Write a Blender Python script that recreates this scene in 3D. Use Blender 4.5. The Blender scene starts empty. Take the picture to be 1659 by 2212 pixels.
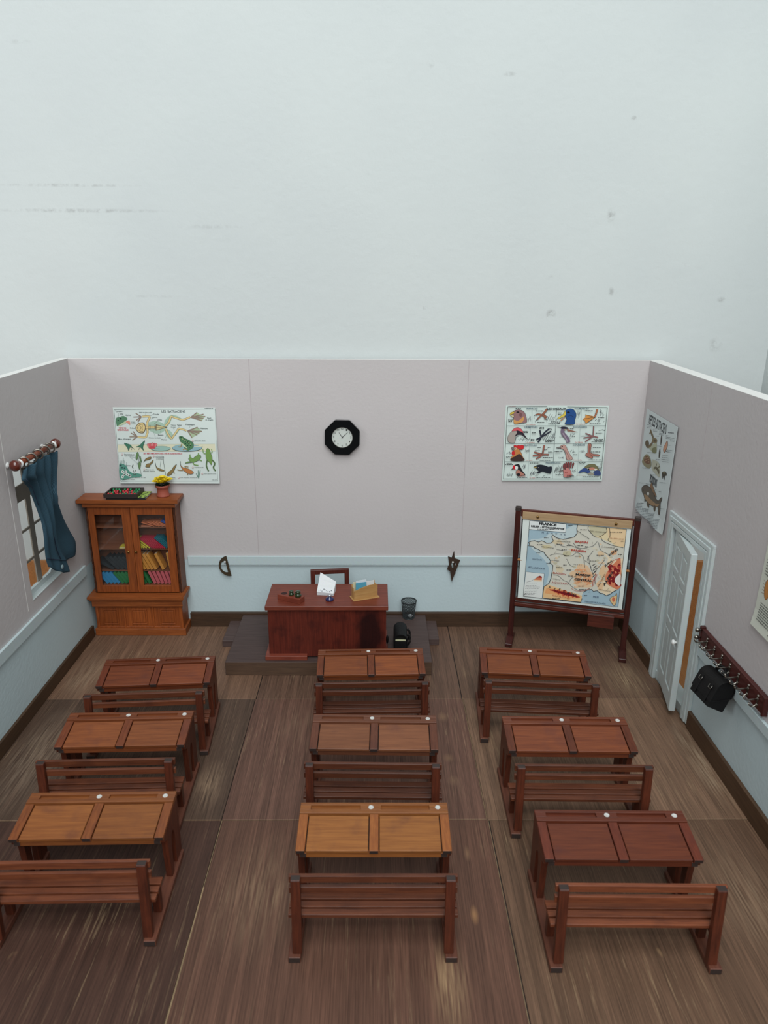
import bpy, bmesh, math, random
from mathutils import Vector, Matrix
from mathutils.geometry import tessellate_polygon
random.seed(7)
scene = bpy.context.scene
COL = scene.collection
PI = math.pi

# ------------------------------------------------------------------ helpers
def lin(c):
    def f(v):
        v /= 255.0
        return v / 12.92 if v <= 0.04045 else ((v + 0.055) / 1.055) ** 2.4
    return (f(c[0]), f(c[1]), f(c[2]), 1.0)

class MB:
    """collects shapes into one mesh; every face keeps a material slot and a print colour"""
    def __init__(self):
        self.v = []; self.f = []; self.m = []; self.c = []; self.s = []
    def add(self, verts, faces, mi=0, col=None, smooth=False, M=None):
        b = len(self.v)
        for p in verts:
            p = Vector(p)
            self.v.append(tuple(M @ p) if M is not None else tuple(p))
        for f in faces:
            self.f.append([b + i for i in f]); self.m.append(mi); self.c.append(col); self.s.append(smooth)
        return self
    def box(self, x0, x1, y0, y1, z0, z1, mi=0, col=None, M=None, front=None):
        vs = [(x0,y0,z0),(x1,y0,z0),(x1,y1,z0),(x0,y1,z0),(x0,y0,z1),(x1,y0,z1),(x1,y1,z1),(x0,y1,z1)]
        fs = [(0,3,2,1),(4,5,6,7),(1,2,6,5),(2,3,7,6),(3,0,4,7)]
        self.add(vs, fs, mi, col, M=M)
        b = len(self.v) - 8
        self.f.append([b, b+1, b+5, b+4]); self.m.append(mi if front is None else front); self.c.append(col); self.s.append(False)
        return self
    def prism(self, poly, d0, d1, plane='yz', mi=0, col=None, M=None):
        def P(a, b, d):
            return {'yz': (d, a, b), 'xz': (a, d, b), 'xy': (a, b, d)}[plane]
        n = len(poly)
        vs = [P(a, b, d0) for a, b in poly] + [P(a, b, d1) for a, b in poly]
        tris = tessellate_polygon([[Vector((a, b, 0)) for a, b in poly]])
        fs = [tuple(t) for t in tris] + [tuple(i + n for i in reversed(t)) for t in tris]
        fs += [(i, (i+1) % n, (i+1) % n + n, i + n) for i in range(n)]
        return self.add(vs, fs, mi, col, M=M)
    def ring(self, outer, inner, d0, d1, plane='xz', mi=0, M=None):
        """frame between two outlines of equal point count"""
        def P(a, b, d):
            return {'yz': (d, a, b), 'xz': (a, d, b), 'xy': (a, b, d)}[plane]
        n = len(outer); vs = []
        for loop, d in ((outer,d0),(inner,d0),(outer,d1),(inner,d1)):
            vs += [P(a,b,d) for a,b in loop]
        fs = []
        for i in range(n):
            j = (i+1) % n
            fs += [(i,j,n+j,n+i),(2*n+i,3*n+i,3*n+j,2*n+j),(i,2*n+i,2*n+j,j),(n+i,n+j,3*n+j,3*n+i)]
        return self.add(vs, fs, mi, M=M)
    def lathe(self, prof, n=24, c=(0,0,0), mi=0, col=None, M=None, smooth=True):
        vs = []; fs = []; k = len(prof)
        for i in range(n):
            a = 2*PI*i/n
            for r, z in prof:
                vs.append((c[0]+r*math.cos(a), c[1]+r*math.sin(a), c[2]+z))
        for i in range(n):
            j = (i+1) % n
            for q in range(k-1):
                fs.append((i*k+q, j*k+q, j*k+q+1, i*k+q+1))
        return self.add(vs, fs, mi, col, smooth, M)
    def sphere(self, c, r, mi=0, col=None, n=16, sc=(1,1,1), M=None):
        vs = []; fs = []; h = n//2
        for i in range(h+1):
            t = PI*i/h
            for j in range(n):
                a = 2*PI*j/n
                vs.append((c[0]+r*sc[0]*math.sin(t)*math.cos(a), c[1]+r*sc[1]*math.sin(t)*math.sin(a), c[2]+r*sc[2]*math.cos(t)))
        for i in range(h):
            for j in range(n):
                k = (j+1) % n
                fs.append((i*n+j, (i+1)*n+j, (i+1)*n+k, i*n+k))
        return self.add(vs, fs, mi, col, True, M)
    def tube(self, pts, r, n=8, mi=0, col=None, closed=False, M=None, caps=True):
        pts = [Vector(p) for p in pts]; m = len(pts); vs = []; fs = []
        rs = r if isinstance(r, (list, tuple)) else [r]*m
        up = None
        for i, p in enumerate(pts):
            a = pts[(i-1) % m] if (closed or i > 0) else p
            b = pts[(i+1) % m] if (closed or i < m-1) else p
            t = (b-a).normalized()
            if up is None:
                up = Vector((0,0,1)) if abs(t.z) < .9 else Vector((1,0,0))
            x = t.cross(up)
            if x.length < 1e-6: x = t.orthogonal()
            x.normalize(); up = x.cross(t)
            for j in range(n):
                w = 2*PI*j/n
                vs.append(p + x*math.cos(w)*rs[i] + up*math.sin(w)*rs[i])
        for i in range(m if closed else m-1):
            k = (i+1) % m
            for j in range(n):
                l = (j+1) % n
                fs.append((i*n+j, i*n+l, k*n+l, k*n+j))
        if caps and not closed:
            fs.append(tuple(range(n))); fs.append(tuple((m-1)*n+j for j in reversed(range(n))))
        return self.add(vs, fs, mi, col, True, M)
    def build(self, name, mats, parent=None, bevel=0, M=None, seg=1):
        me = bpy.data.meshes.new(name)
        me.from_pydata(self.v, [], self.f)
        if not isinstance(mats, (list, tuple)): mats = [mats]
        for m in mats: me.materials.append(m)
        for i, p in enumerate(me.polygons):
            p.material_index = self.m[i]; p.use_smooth = self.s[i]
        if any(c is not None for c in self.c):
            at = me.color_attributes.new('ink', 'FLOAT_COLOR', 'CORNER')
            for i, p in enumerate(me.polygons):
                c = lin(self.c[i]) if self.c[i] else (1,1,1,1)
                for li in p.loop_indices: at.data[li].color = c
        bm = bmesh.new(); bm.from_mesh(me)
        if not any(c is not None for c in self.c):
            bmesh.ops.recalc_face_normals(bm, faces=bm.faces)
        if bevel:
            es = [e for e in bm.edges if len(e.link_faces) == 2 and e.calc_face_angle(0) > 0.6]
            bmesh.ops.bevel(bm, geom=es, offset=bevel, segments=seg, affect='EDGES', clamp_overlap=True)
        bm.to_mesh(me); bm.free(); me.update()
        o = bpy.data.objects.new(name, me); COL.objects.link(o)
        if parent is not None: o.parent = parent
        if M is not None: o.matrix_local = M
        return o

def tag(o, label=None, cat=None, group=None, kind=None):
    if label: o['label'] = label
    if cat: o['category'] = cat
    if group: o['group'] = group
    if kind: o['kind'] = kind
    return o
def thing(name, label, cat, loc=(0,0,0), rz=0, group=None, kind=None):
    o = bpy.data.objects.new(name, None); COL.objects.link(o)
    o.empty_display_size = .05
    o.location = loc; o.rotation_euler = (0,0,rz)
    return tag(o, label, cat, group, kind)
def structure(name, mb, mats, label=None, cat=None, bevel=0):
    o = mb.build(name, mats, bevel=bevel); return tag(o, label, cat, kind='structure')
def copy_tree(o, parent=None):
    c = o.copy(); COL.objects.link(c)
    if parent is not None: c.parent = parent
    for ch in list(o.children): copy_tree(ch, c)
    return c

# ------------------------------------------------------------------ materials
def new_mat(name):
    m = bpy.data.materials.new(name); m.use_nodes = True
    nt = m.node_tree; b = nt.nodes['Principled BSDF']
    return m, nt, b
def N(nt, t, **kw):
    n = nt.nodes.new(t)
    for k, v in kw.items(): setattr(n, k, v)
    return n
def plain(name, c, rough=.6, metal=0, spec=.5, bump=0, bscale=60, coat=0):
    m, nt, b = new_mat(name)
    b.inputs['Base Color'].default_value = lin(c); b.inputs['Roughness'].default_value = rough
    b.inputs['Metallic'].default_value = metal; b.inputs['Specular IOR Level'].default_value = spec
    b.inputs['Coat Weight'].default_value = coat
    tc = N(nt, 'ShaderNodeTexCoord')
    no = N(nt, 'ShaderNodeTexNoise'); no.inputs['Scale'].default_value = bscale; no.inputs['Detail'].default_value = 4
    nt.links.new(tc.outputs['Object'], no.inputs['Vector'])
    mx = N(nt, 'ShaderNodeMixRGB', blend_type='MULTIPLY'); mx.inputs[0].default_value = .12
    mx.inputs[1].default_value = lin(c)
    nt.links.new(no.outputs['Color'], mx.inputs[2]); nt.links.new(mx.outputs[0], b.inputs['Base Color'])
    if bump:
        bp = N(nt, 'ShaderNodeBump'); bp.inputs['Strength'].default_value = bump; bp.inputs['Distance'].default_value = .01
        nt.links.new(no.outputs['Fac'], bp.inputs['Height']); nt.links.new(bp.outputs[0], b.inputs['Normal'])
    return m
def wood(name, light, dark, axis='x', rough=.5, grain=1.0, stain=.5, stain_col=(70,40,45), spec=.35):
    m, nt, b = new_mat(name); L = nt.links.new
    tc = N(nt, 'ShaderNodeTexCoord'); oi = N(nt, 'ShaderNodeObjectInfo')
    mp = N(nt, 'ShaderNodeMapping')
    s = [55, 55, 55]; s['xyz'.index(axis)] = 3.2
    mp.inputs['Scale'].default_value = [v*grain for v in s]
    L(tc.outputs['Object'], mp.inputs['Vector'])
    w = N(nt, 'ShaderNodeMath', operation='MULTIPLY'); w.inputs[1].default_value = 60; L(oi.outputs['Random'], w.inputs[0])
    n1 = N(nt, 'ShaderNodeTexNoise', noise_dimensions='4D'); n1.inputs['Scale'].default_value = 1; n1.inputs['Detail'].default_value = 6; n1.inputs['Roughness'].default_value = .62
    L(mp.outputs[0], n1.inputs['Vector']); L(w.outputs[0], n1.inputs['W'])
    cr = N(nt, 'ShaderNodeValToRGB'); cr.color_ramp.elements[0].position = .3; cr.color_ramp.elements[1].position = .72
    cr.color_ramp.elements[0].color = lin(dark); cr.color_ramp.elements[1].color = lin(light)
    L(n1.outputs['Fac'], cr.inputs['Fac'])
    n2 = N(nt, 'ShaderNodeTexNoise', noise_dimensions='4D'); n2.inputs['Scale'].default_value = 5.5; n2.inputs['Detail'].default_value = 3
    L(tc.outputs['Object'], n2.inputs['Vector']); L(w.outputs[0], n2.inputs['W'])
    r2 = N(nt, 'ShaderNodeValToRGB'); r2.color_ramp.elements[0].position = .54; r2.color_ramp.elements[1].position = .8
    L(n2.outputs['Fac'], r2.inputs['Fac'])
    f = N(nt, 'ShaderNodeMath', operation='MULTIPLY'); f.inputs[1].default_value = stain; L(r2.outputs['Color'], f.inputs[0])
    mx = N(nt, 'ShaderNodeMixRGB', blend_type='MIX'); L(f.outputs[0], mx.inputs[0]); L(cr.outputs[0], mx.inputs[1]); mx.inputs[2].default_value = lin(stain_col)
    # piece-to-piece variation
    hv = N(nt, 'ShaderNodeHueSaturation'); mr = N(nt, 'ShaderNodeMapRange'); mr.inputs[3].default_value = .82; mr.inputs[4].default_value = 1.14
    L(oi.outputs['Random'], mr.inputs[0]); L(mr.outputs[0], hv.inputs['Value']); L(mx.outputs[0], hv.inputs['Color'])
    L(hv.outputs[0], b.inputs['Base Color'])
    b.inputs['Roughness'].default_value = rough; b.inputs['Specular IOR Level'].default_value = spec
    bp = N(nt, 'ShaderNodeBump'); bp.inputs['Strength'].default_value = .18; bp.inputs['Distance'].default_value = .006
    L(n1.outputs['Fac'], bp.inputs['Height']); L(bp.outputs[0], b.inputs['Normal'])
    return m
def ink_mat(name='printed_paper', rough=.55):
    m, nt, b = new_mat(name)
    a = N(nt, 'ShaderNodeVertexColor', layer_name='ink')
    nt.links.new(a.outputs[0], b.inputs['Base Color']); b.inputs['Roughness'].default_value = rough
    b.inputs['Specular IOR Level'].default_value = .25
    return m

def room_wall_mat():
    m, nt, b = new_mat('two_tone_wall_paint'); L = nt.links.new
    g = N(nt, 'ShaderNodeNewGeometry'); sx = N(nt, 'ShaderNodeSeparateXYZ'); L(g.outputs['Position'], sx.inputs[0])
    st = N(nt, 'ShaderNodeMath', operation='GREATER_THAN'); st.inputs[1].default_value = .95; L(sx.outputs['Z'], st.inputs[0])
    mx = N(nt, 'ShaderNodeMixRGB'); L(st.outputs[0], mx.inputs[0])
    mx.inputs[1].default_value = lin(WALL_BLUE); mx.inputs[2].default_value = lin(WALL_PINK)
    no = N(nt, 'ShaderNodeTexNoise'); no.inputs['Scale'].default_value = .9; no.inputs['Detail'].default_value = 3
    L(g.outputs['Position'], no.inputs['Vector'])
    r = N(nt, 'ShaderNodeMapRange'); r.inputs[3].default_value = .95; r.inputs[4].default_value = 1.05; L(no.outputs['Fac'], r.inputs[0])
    hs = N(nt, 'ShaderNodeHueSaturation'); L(r.outputs[0], hs.inputs['Value']); L(mx.outputs[0], hs.inputs['Color'])
    # near-white top edge of the board
    tp = N(nt, 'ShaderNodeMath', operation='GREATER_THAN'); tp.inputs[1].default_value = H - .002; L(sx.outputs['Z'], tp.inputs[0])
    m2 = N(nt, 'ShaderNodeMixRGB'); L(tp.outputs[0], m2.inputs[0]); L(hs.outputs[0], m2.inputs[1]); m2.inputs[2].default_value = lin((222,222,219))
    L(m2.outputs[0], b.inputs['Base Color'])
    b.inputs['Roughness'].default_value = .75; b.inputs['Specular IOR Level'].default_value = .25
    n2 = N(nt, 'ShaderNodeTexNoise'); n2.inputs['Scale'].default_value = 26; n2.inputs['Detail'].default_value = 5
    L(g.outputs['Position'], n2.inputs['Vector'])
    bp = N(nt, 'ShaderNodeBump'); bp.inputs['Strength'].default_value = .22; bp.inputs['Distance'].default_value = .012
    L(n2.outputs['Fac'], bp.inputs['Height']); L(bp.outputs[0], b.inputs['Normal'])
    return m
def hall_wall_mat():
    m, nt, b = new_mat('white_plaster'); L = nt.links.new
    g = N(nt, 'ShaderNodeNewGeometry'); P = g.outputs['Position']
    no = N(nt, 'ShaderNodeTexNoise'); no.inputs['Scale'].default_value = .5; no.inputs['Detail'].default_value = 4
    L(P, no.inputs['Vector'])
    cr = N(nt, 'ShaderNodeValToRGB'); cr.color_ramp.elements[0].color = lin(HALL_A); cr.color_ramp.elements[1].color = lin(HALL_B)
    cr.color_ramp.elements[0].position = .3; cr.color_ramp.elements[1].position = .7
    L(no.outputs['Fac'], cr.inputs['Fac'])
    col = cr.outputs[0]
    # scuffs and chips: (x, z, half width, half height, darkness)
    marks = [(2.095,4.067,.07,.08,.55),(2.705,5.18,.06,.09,.4),(1.445,6.605,.09,.03,.3),(.584,6.696,.05,.05,.22),(2.86,6.185,.04,.03,.45),
             (2.792,4.336,.04,.06,.4),(4.127,3.721,.10,.10,.28),(2.062,4.49,.04,.04,.2),(.575,4.141,.03,.03,.3),(-3.502,5.462,.95,.022,.3),
             (-3.405,5.196,1.15,.028,.34),(-1.938,5.031,.5,.03,.15),(-2.649,4.258,.4,.02,.15),(-3.838,6.872,.16,.03,.16),(4.12,4.25,.06,.04,.4),(-.1,5.6,.03,.02,.2),(1.2,5.75,.02,.02,.3)]
    n3 = N(nt, 'ShaderNodeTexNoise'); n3.inputs['Scale'].default_value = 14; n3.inputs['Detail'].default_value = 6; n3.inputs['Roughness'].default_value = .7
    L(P, n3.inputs['Vector'])
    r3 = N(nt, 'ShaderNodeMapRange'); r3.inputs[1].default_value = .42; r3.inputs[2].default_value = .62; L(n3.outputs['Fac'], r3.inputs[0])
    tot = None
    for (x, z, w, h, d) in marks:
        sb = N(nt, 'ShaderNodeVectorMath', operation='SUBTRACT'); L(P, sb.inputs[0]); sb.inputs[1].default_value = (x, 0, z)
        ml = N(nt, 'ShaderNodeVectorMath', operation='MULTIPLY'); L(sb.outputs[0], ml.inputs[0]); ml.inputs[1].default_value = (1/w, 0, 1/h)
        ln = N(nt, 'ShaderNodeVectorMath', operation='LENGTH'); L(ml.outputs[0], ln.inputs[0])
        mr = N(nt, 'ShaderNodeMapRange'); mr.inputs[1].default_value = 1; mr.inputs[2].default_value = .3; mr.inputs[3].default_value = 0; mr.inputs[4].default_value = d
        L(ln.outputs['Value'], mr.inputs[0])
        if tot is None: tot = mr.outputs[0]
        else:
            ad = N(nt, 'ShaderNodeMath', operation='ADD'); L(tot, ad.inputs[0]); L(mr.outputs[0], ad.inputs[1]); tot = ad.outputs[0]
    mm = N(nt, 'ShaderNodeMath', operation='MULTIPLY'); L(tot, mm.inputs[0]); L(r3.outputs[0], mm.inputs[1])
    mx = N(nt, 'ShaderNodeMixRGB'); L(mm.outputs[0], mx.inputs[0]); L(col, mx.inputs[1]); mx.inputs[2].default_value = lin((120,118,116))
    L(mx.outputs[0], b.inputs['Base Color'])
    b.inputs['Roughness'].default_value = .8; b.inputs['Specular IOR Level'].default_value = .2
    n4 = N(nt, 'ShaderNodeTexNoise'); n4.inputs['Scale'].default_value = 9; n4.inputs['Detail'].default_value = 7; n4.inputs['Roughness'].default_value = .6
    L(P, n4.inputs['Vector'])
    bp = N(nt, 'ShaderNodeBump'); bp.inputs['Strength'].default_value = .25; bp.inputs['Distance'].default_value = .02
    L(n4.outputs['Fac'], bp.inputs['Height']); L(bp.outputs[0], b.inputs['Normal'])
    return m
def floor_mat():
    m, nt, b = new_mat('scuffed_wood_strip_floor'); L = nt.links.new
    g = N(nt, 'ShaderNodeNewGeometry'); P = g.outputs['Position']
    tint = N(nt, 'ShaderNodeVertexColor', layer_name='ink')
    # narrow strips running towards the back wall, each with its own tone
    sx = N(nt, 'ShaderNodeSeparateXYZ'); L(P, sx.inputs[0])
    mu = N(nt, 'ShaderNodeMath', operation='MULTIPLY'); mu.inputs[1].default_value = 16.7; L(sx.outputs['X'], mu.inputs[0])
    fl = N(nt, 'ShaderNodeMath', operation='FLOOR'); L(mu.outputs[0], fl.inputs[0])
    wn = N(nt, 'ShaderNodeTexWhiteNoise', noise_dimensions='1D'); L(fl.outputs[0], wn.inputs['W'])
    fr = N(nt, 'ShaderNodeMath', operation='FRACT'); L(mu.outputs[0], fr.inputs[0])
    ed = N(nt, 'ShaderNodeMapRange'); ed.inputs[1].default_value = 0; ed.inputs[2].default_value = .07; ed.inputs[3].default_value = .66; ed.inputs[4].default_value = 1; L(fr.outputs[0], ed.inputs[0])
    tn = N(nt, 'ShaderNodeMapRange'); tn.inputs[3].default_value = .84; tn.inputs[4].default_value = 1.13; L(wn.outputs['Value'], tn.inputs[0])
    te = N(nt, 'ShaderNodeMath', operation='MULTIPLY'); L(ed.outputs[0], te.inputs[0]); L(tn.outputs[0], te.inputs[1])
    m1 = N(nt, 'ShaderNodeHueSaturation'); L(te.outputs[0], m1.inputs['Value']); L(tint.outputs[0], m1.inputs['Color'])
    # long fine grain
    mg = N(nt, 'ShaderNodeMapping'); mg.inputs['Scale'].default_value = (95, 1.9, 1); L(P, mg.inputs['Vector'])
    n1 = N(nt, 'ShaderNodeTexNoise'); n1.inputs['Scale'].default_value = 1; n1.inputs['Detail'].default_value = 6; n1.inputs['Roughness'].default_value = .65; L(mg.outputs[0], n1.inputs['Vector'])
    r1 = N(nt, 'ShaderNodeMapRange'); r1.inputs[1].default_value = .25; r1.inputs[2].default_value = .75; r1.inputs[3].default_value = .42; r1.inputs[4].default_value = 1.42; L(n1.outputs['Fac'], r1.inputs[0])
    h1 = N(nt, 'ShaderNodeHueSaturation'); L(r1.outputs[0], h1.inputs['Value']); L(m1.outputs[0], h1.inputs['Color'])
    # pale scratches where the varnish is worn
    ms = N(nt, 'ShaderNodeMapping'); ms.inputs['Scale'].default_value = (42, 1.5, 1); L(P, ms.inputs['Vector'])
    n2 = N(nt, 'ShaderNodeTexNoise'); n2.inputs['Scale'].default_value = 1; n2.inputs['Detail'].default_value = 5; n2.inputs['Roughness'].default_value = .7; L(ms.outputs[0], n2.inputs['Vector'])
    r2 = N(nt, 'ShaderNodeMapRange'); r2.inputs[1].default_value = .56; r2.inputs[2].default_value = .70; L(n2.outputs['Fac'], r2.inputs[0])
    n3 = N(nt, 'ShaderNodeTexNoise'); n3.inputs['Scale'].default_value = .85; n3.inputs['Detail'].default_value = 3; L(P, n3.inputs['Vector'])
    r3 = N(nt, 'ShaderNodeMapRange'); r3.inputs[1].default_value = .42; r3.inputs[2].default_value = .68; L(n3.outputs['Fac'], r3.inputs[0])
    mm = N(nt, 'ShaderNodeMath', operation='MULTIPLY'); L(r2.outputs[0], mm.inputs[0]); L(r3.outputs[0], mm.inputs[1])
    mk = N(nt, 'ShaderNodeMath', operation='MULTIPLY'); mk.inputs[1].default_value = .75; L(mm.outputs[0], mk.inputs[0])
    mx = N(nt, 'ShaderNodeMixRGB'); L(mk.outputs[0], mx.inputs[0]); L(h1.outputs[0], mx.inputs[1]); mx.inputs[2].default_value = lin((170,144,112))
    # bare round patches
    n5 = N(nt, 'ShaderNodeTexNoise'); n5.inputs['Scale'].default_value = 2.6; n5.inputs['Detail'].default_value = 2
    m5 = N(nt, 'ShaderNodeMapping'); m5.inputs['Scale'].default_value = (2.2, 1, 1); L(P, m5.inputs['Vector']); L(m5.outputs[0], n5.inputs['Vector'])
    r5 = N(nt, 'ShaderNodeMapRange'); r5.inputs[1].default_value = .74; r5.inputs[2].default_value = .8; r5.inputs[4].default_value = .55; L(n5.outputs['Fac'], r5.inputs[0])
    m6 = N(nt, 'ShaderNodeMixRGB'); L(r5.outputs[0], m6.inputs[0]); L(mx.outputs[0], m6.inputs[1]); m6.inputs[2].default_value = lin((170,138,100))
    last = m6.outputs[0]
    # worn places and knots, each where it lies on the sheets: x, y, half width, half length, strength, colour
    worn = [(.50,3.72,.16,.42,.75,(176,146,110)),(.758,4.89,.03,.10,.6,(138,106,80)),(.742,4.28,.035,.10,.8,(156,116,80)),(.721,6.84,.07,.10,.55,(138,108,82)),(.721,6.14,.06,.08,.5,(138,108,82)),(.734,5.80,.06,.09,.4,(132,104,80)),
     (3.2,6.1,.16,.75,.8,(178,156,130)),(2.95,7.6,.30,.5,.55,(176,154,122)),(-3.40,7.7,.28,.55,.6,(168,144,118)),(-3.35,6.2,.32,.9,.55,(154,134,114)),(-1.55,5.75,.16,.40,.65,(164,138,112)),(2.9,4.4,.35,.7,.5,(164,138,112)),(-.9,4.5,.40,.7,.4,(160,132,104)),(-.85,6.75,.3,.4,.35,(150,124,100))]
    mw = N(nt, 'ShaderNodeMapping'); mw.inputs['Scale'].default_value = (60, 3, 1); L(P, mw.inputs['Vector'])
    nw = N(nt, 'ShaderNodeTexNoise'); nw.inputs['Scale'].default_value = 1; nw.inputs['Detail'].default_value = 5; L(mw.outputs[0], nw.inputs['Vector'])
    rw = N(nt, 'ShaderNodeMapRange'); rw.inputs[1].default_value = .38; rw.inputs[2].default_value = .66; L(nw.outputs['Fac'], rw.inputs[0])
    for (x, y, rx_, ry_, st_, c) in worn:
        sb = N(nt, 'ShaderNodeVectorMath', operation='SUBTRACT'); L(P, sb.inputs[0]); sb.inputs[1].default_value = (x, y, 0)
        ml = N(nt, 'ShaderNodeVectorMath', operation='MULTIPLY'); L(sb.outputs[0], ml.inputs[0]); ml.inputs[1].default_value = (1/rx_, 1/ry_, 0)
        ln = N(nt, 'ShaderNodeVectorMath', operation='LENGTH'); L(ml.outputs[0], ln.inputs[0])
        mr = N(nt, 'ShaderNodeMapRange'); mr.inputs[1].default_value = 1; mr.inputs[2].default_value = .1; mr.inputs[4].default_value = st_; L(ln.outputs['Value'], mr.inputs[0])
        if rx_ > .1:
            mk2 = N(nt, 'ShaderNodeMath', operation='MULTIPLY'); L(mr.outputs[0], mk2.inputs[0]); L(rw.outputs[0], mk2.inputs[1]); f_ = mk2.outputs[0]
        else: f_ = mr.outputs[0]
        mz = N(nt, 'ShaderNodeMixRGB'); L(f_, mz.inputs[0]); L(last, mz.inputs[1]); mz.inputs[2].default_value = lin(c); last = mz.outputs[0]
    L(last, b.inputs['Base Color'])
    b.inputs['Roughness'].default_value = .55; b.inputs['Specular IOR Level'].default_value = .3
    bp = N(nt, 'ShaderNodeBump'); bp.inputs['Strength'].default_value = .2; bp.inputs['Distance'].default_value = .005
    L(n1.outputs['Fac'], bp.inputs['Height']); L(bp.outputs[0], b.inputs['Normal'])
    return m
def glass_mat(name, gloss=.08):
    m = bpy.data.materials.new(name); m.use_nodes = True; nt = m.node_tree; nt.nodes.clear()
    o = N(nt, 'ShaderNodeOutputMaterial'); t = N(nt, 'ShaderNodeBsdfTransparent'); gl = N(nt, 'ShaderNodeBsdfGlossy'); gl.inputs['Roughness'].default_value = .04
    t.inputs[0].default_value = (.97,.98,.98,1)
    lw = N(nt, 'ShaderNodeLayerWeight'); lw.inputs[0].default_value = .5; pw = N(nt, 'ShaderNodeMath', operation='POWER'); pw.inputs[1].default_value = 5; nt.links.new(lw.outputs['Facing'], pw.inputs[0]); fr = N(nt, 'ShaderNodeMapRange'); fr.inputs[3].default_value = .035; fr.inputs[4].default_value = .6; nt.links.new(pw.outputs[0], fr.inputs[0])
    mx = N(nt, 'ShaderNodeMixShader'); nt.links.new(fr.outputs[0], mx.inputs[0]); nt.links.new(t.outputs[0], mx.inputs[1]); nt.links.new(gl.outputs[0], mx.inputs[2])
    nt.links.new(mx.outputs[0], o.inputs[0]); return m
def cloth_mat(name, c1, c2):
    m, nt, b = new_mat(name); L = nt.links.new
    tc = N(nt, 'ShaderNodeTexCoord'); mp = N(nt, 'ShaderNodeMapping'); mp.inputs['Rotation'].default_value = (.7, 0, 0); L(tc.outputs['Object'], mp.inputs['Vector'])
    wv = N(nt, 'ShaderNodeTexWave', bands_direction='Y'); wv.inputs['Scale'].default_value = 38; wv.inputs['Distortion'].default_value = .6; L(mp.outputs[0], wv.inputs['Vector'])
    cr = N(nt, 'ShaderNodeValToRGB'); cr.color_ramp.elements[0].color = lin(c2); cr.color_ramp.elements[1].color = lin(c1); L(wv.outputs['Fac'], cr.inputs['Fac'])
    L(cr.outputs[0], b.inputs['Base Color']); b.inputs['Roughness'].default_value = .85; b.inputs['Specular IOR Level'].default_value = .15
    bp = N(nt, 'ShaderNodeBump'); bp.inputs['Strength'].default_value = .25; bp.inputs['Distance'].default_value = .004; L(wv.outputs['Fac'], bp.inputs['Height']); L(bp.outputs[0], b.inputs['Normal'])
    return m

# ------------------------------------------------------------------ room numbers
XL, XR, D, H = -3.70, 3.311, 9.0, 3.544
YF = 2.6                      # open front of the room
WALL_PINK = (193,188,188); WALL_BLUE = (192,209,213); HALL_A = (200,206,206); HALL_B = (206,212,211)
MW = room_wall_mat(); MH = hall_wall_mat(); MF = floor_mat()
RAIL_C = plain('pale_blue_gloss', (196,212,215), .5, bump=.1, bscale=30)
WHITE_PAINT = plain('white_gloss_paint', (196,206,206), .45, bump=.1, bscale=40)
SKIRT = wood('dark_brown_skirting_wood', (80,58,42), (60,44,32), 'x', .5, stain=.2, stain_col=(34,24,20))
SKIRT_Y = wood('dark_brown_skirting_wood_side', (88,64,45), (66,48,34), 'y', .5, stain=.2, stain_col=(38,26,20))
DARKGAP = plain('dark_gap_paint', (46,46,48), .8)
INK = ink_mat()
BRASS = plain('brass', (150,120,70), .3, 1); STEEL = plain('dull_steel', (150,146,138), .32, 1)
BLACK_LEATHER = plain('black_leather', (15,14,15), .6, spec=.25, bump=.25, bscale=90)
PINWHITE = plain('white_plastic', (230,232,230), .35)
DARKEND_RECESS = plain('dark_end_grain_recess_shade', (52,40,36), .6, bump=.2, bscale=50)
ORANGE_PLY = wood('orange_plywood', (178,124,76), (150,98,56), 'y', .5, stain=.25, stain_col=(150,82,40))
GLASS = glass_mat('clear_glass')

# ------------------------------------------------------------------ lettering
_tc = {}
def text_geo(s, weight=0.0):
    k = (s, weight)
    if k in _tc: return _tc[k]
    cu = bpy.data.curves.new('lettering', 'FONT'); cu.body = s; cu.resolution_u = 2; cu.offset = weight
    ob = bpy.data.objects.new('lettering', cu); COL.objects.link(ob)
    bpy.context.view_layer.update()
    dg = bpy.context.evaluated_depsgraph_get(); ev = ob.evaluated_get(dg); me = ev.to_mesh()
    vs = [tuple(v.co) for v in me.vertices]; fs = [tuple(p.vertices) for p in me.polygons]
    ev.to_mesh_clear(); bpy.data.objects.remove(ob); bpy.data.curves.remove(cu)
    if vs:
        x0 = min(v[0] for v in vs); x1 = max(v[0] for v in vs); y0 = min(v[1] for v in vs); y1 = max(v[1] for v in vs)
        vs = [((v[0]-x0)/max(x1-x0,1e-6)-.5, (v[1]-y0)/max(y1-y0,1e-6)-.5) for v in vs]
    _tc[k] = (vs, fs); return _tc[k]

def solve8(A, b):
    n = 8
    for i in range(n):
        p = max(range(i, n), key=lambda r: abs(A[r][i])); A[i], A[p] = A[p], A[i]; b[i], b[p] = b[p], b[i]
        for r in range(n):
            if r != i:
                f = A[r][i]/A[i][i]
                for c in range(i, n): A[r][c] -= f*A[i][c]
                b[r] -= f*b[i]
    return [b[i]/A[i][i] for i in range(n)]

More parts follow.
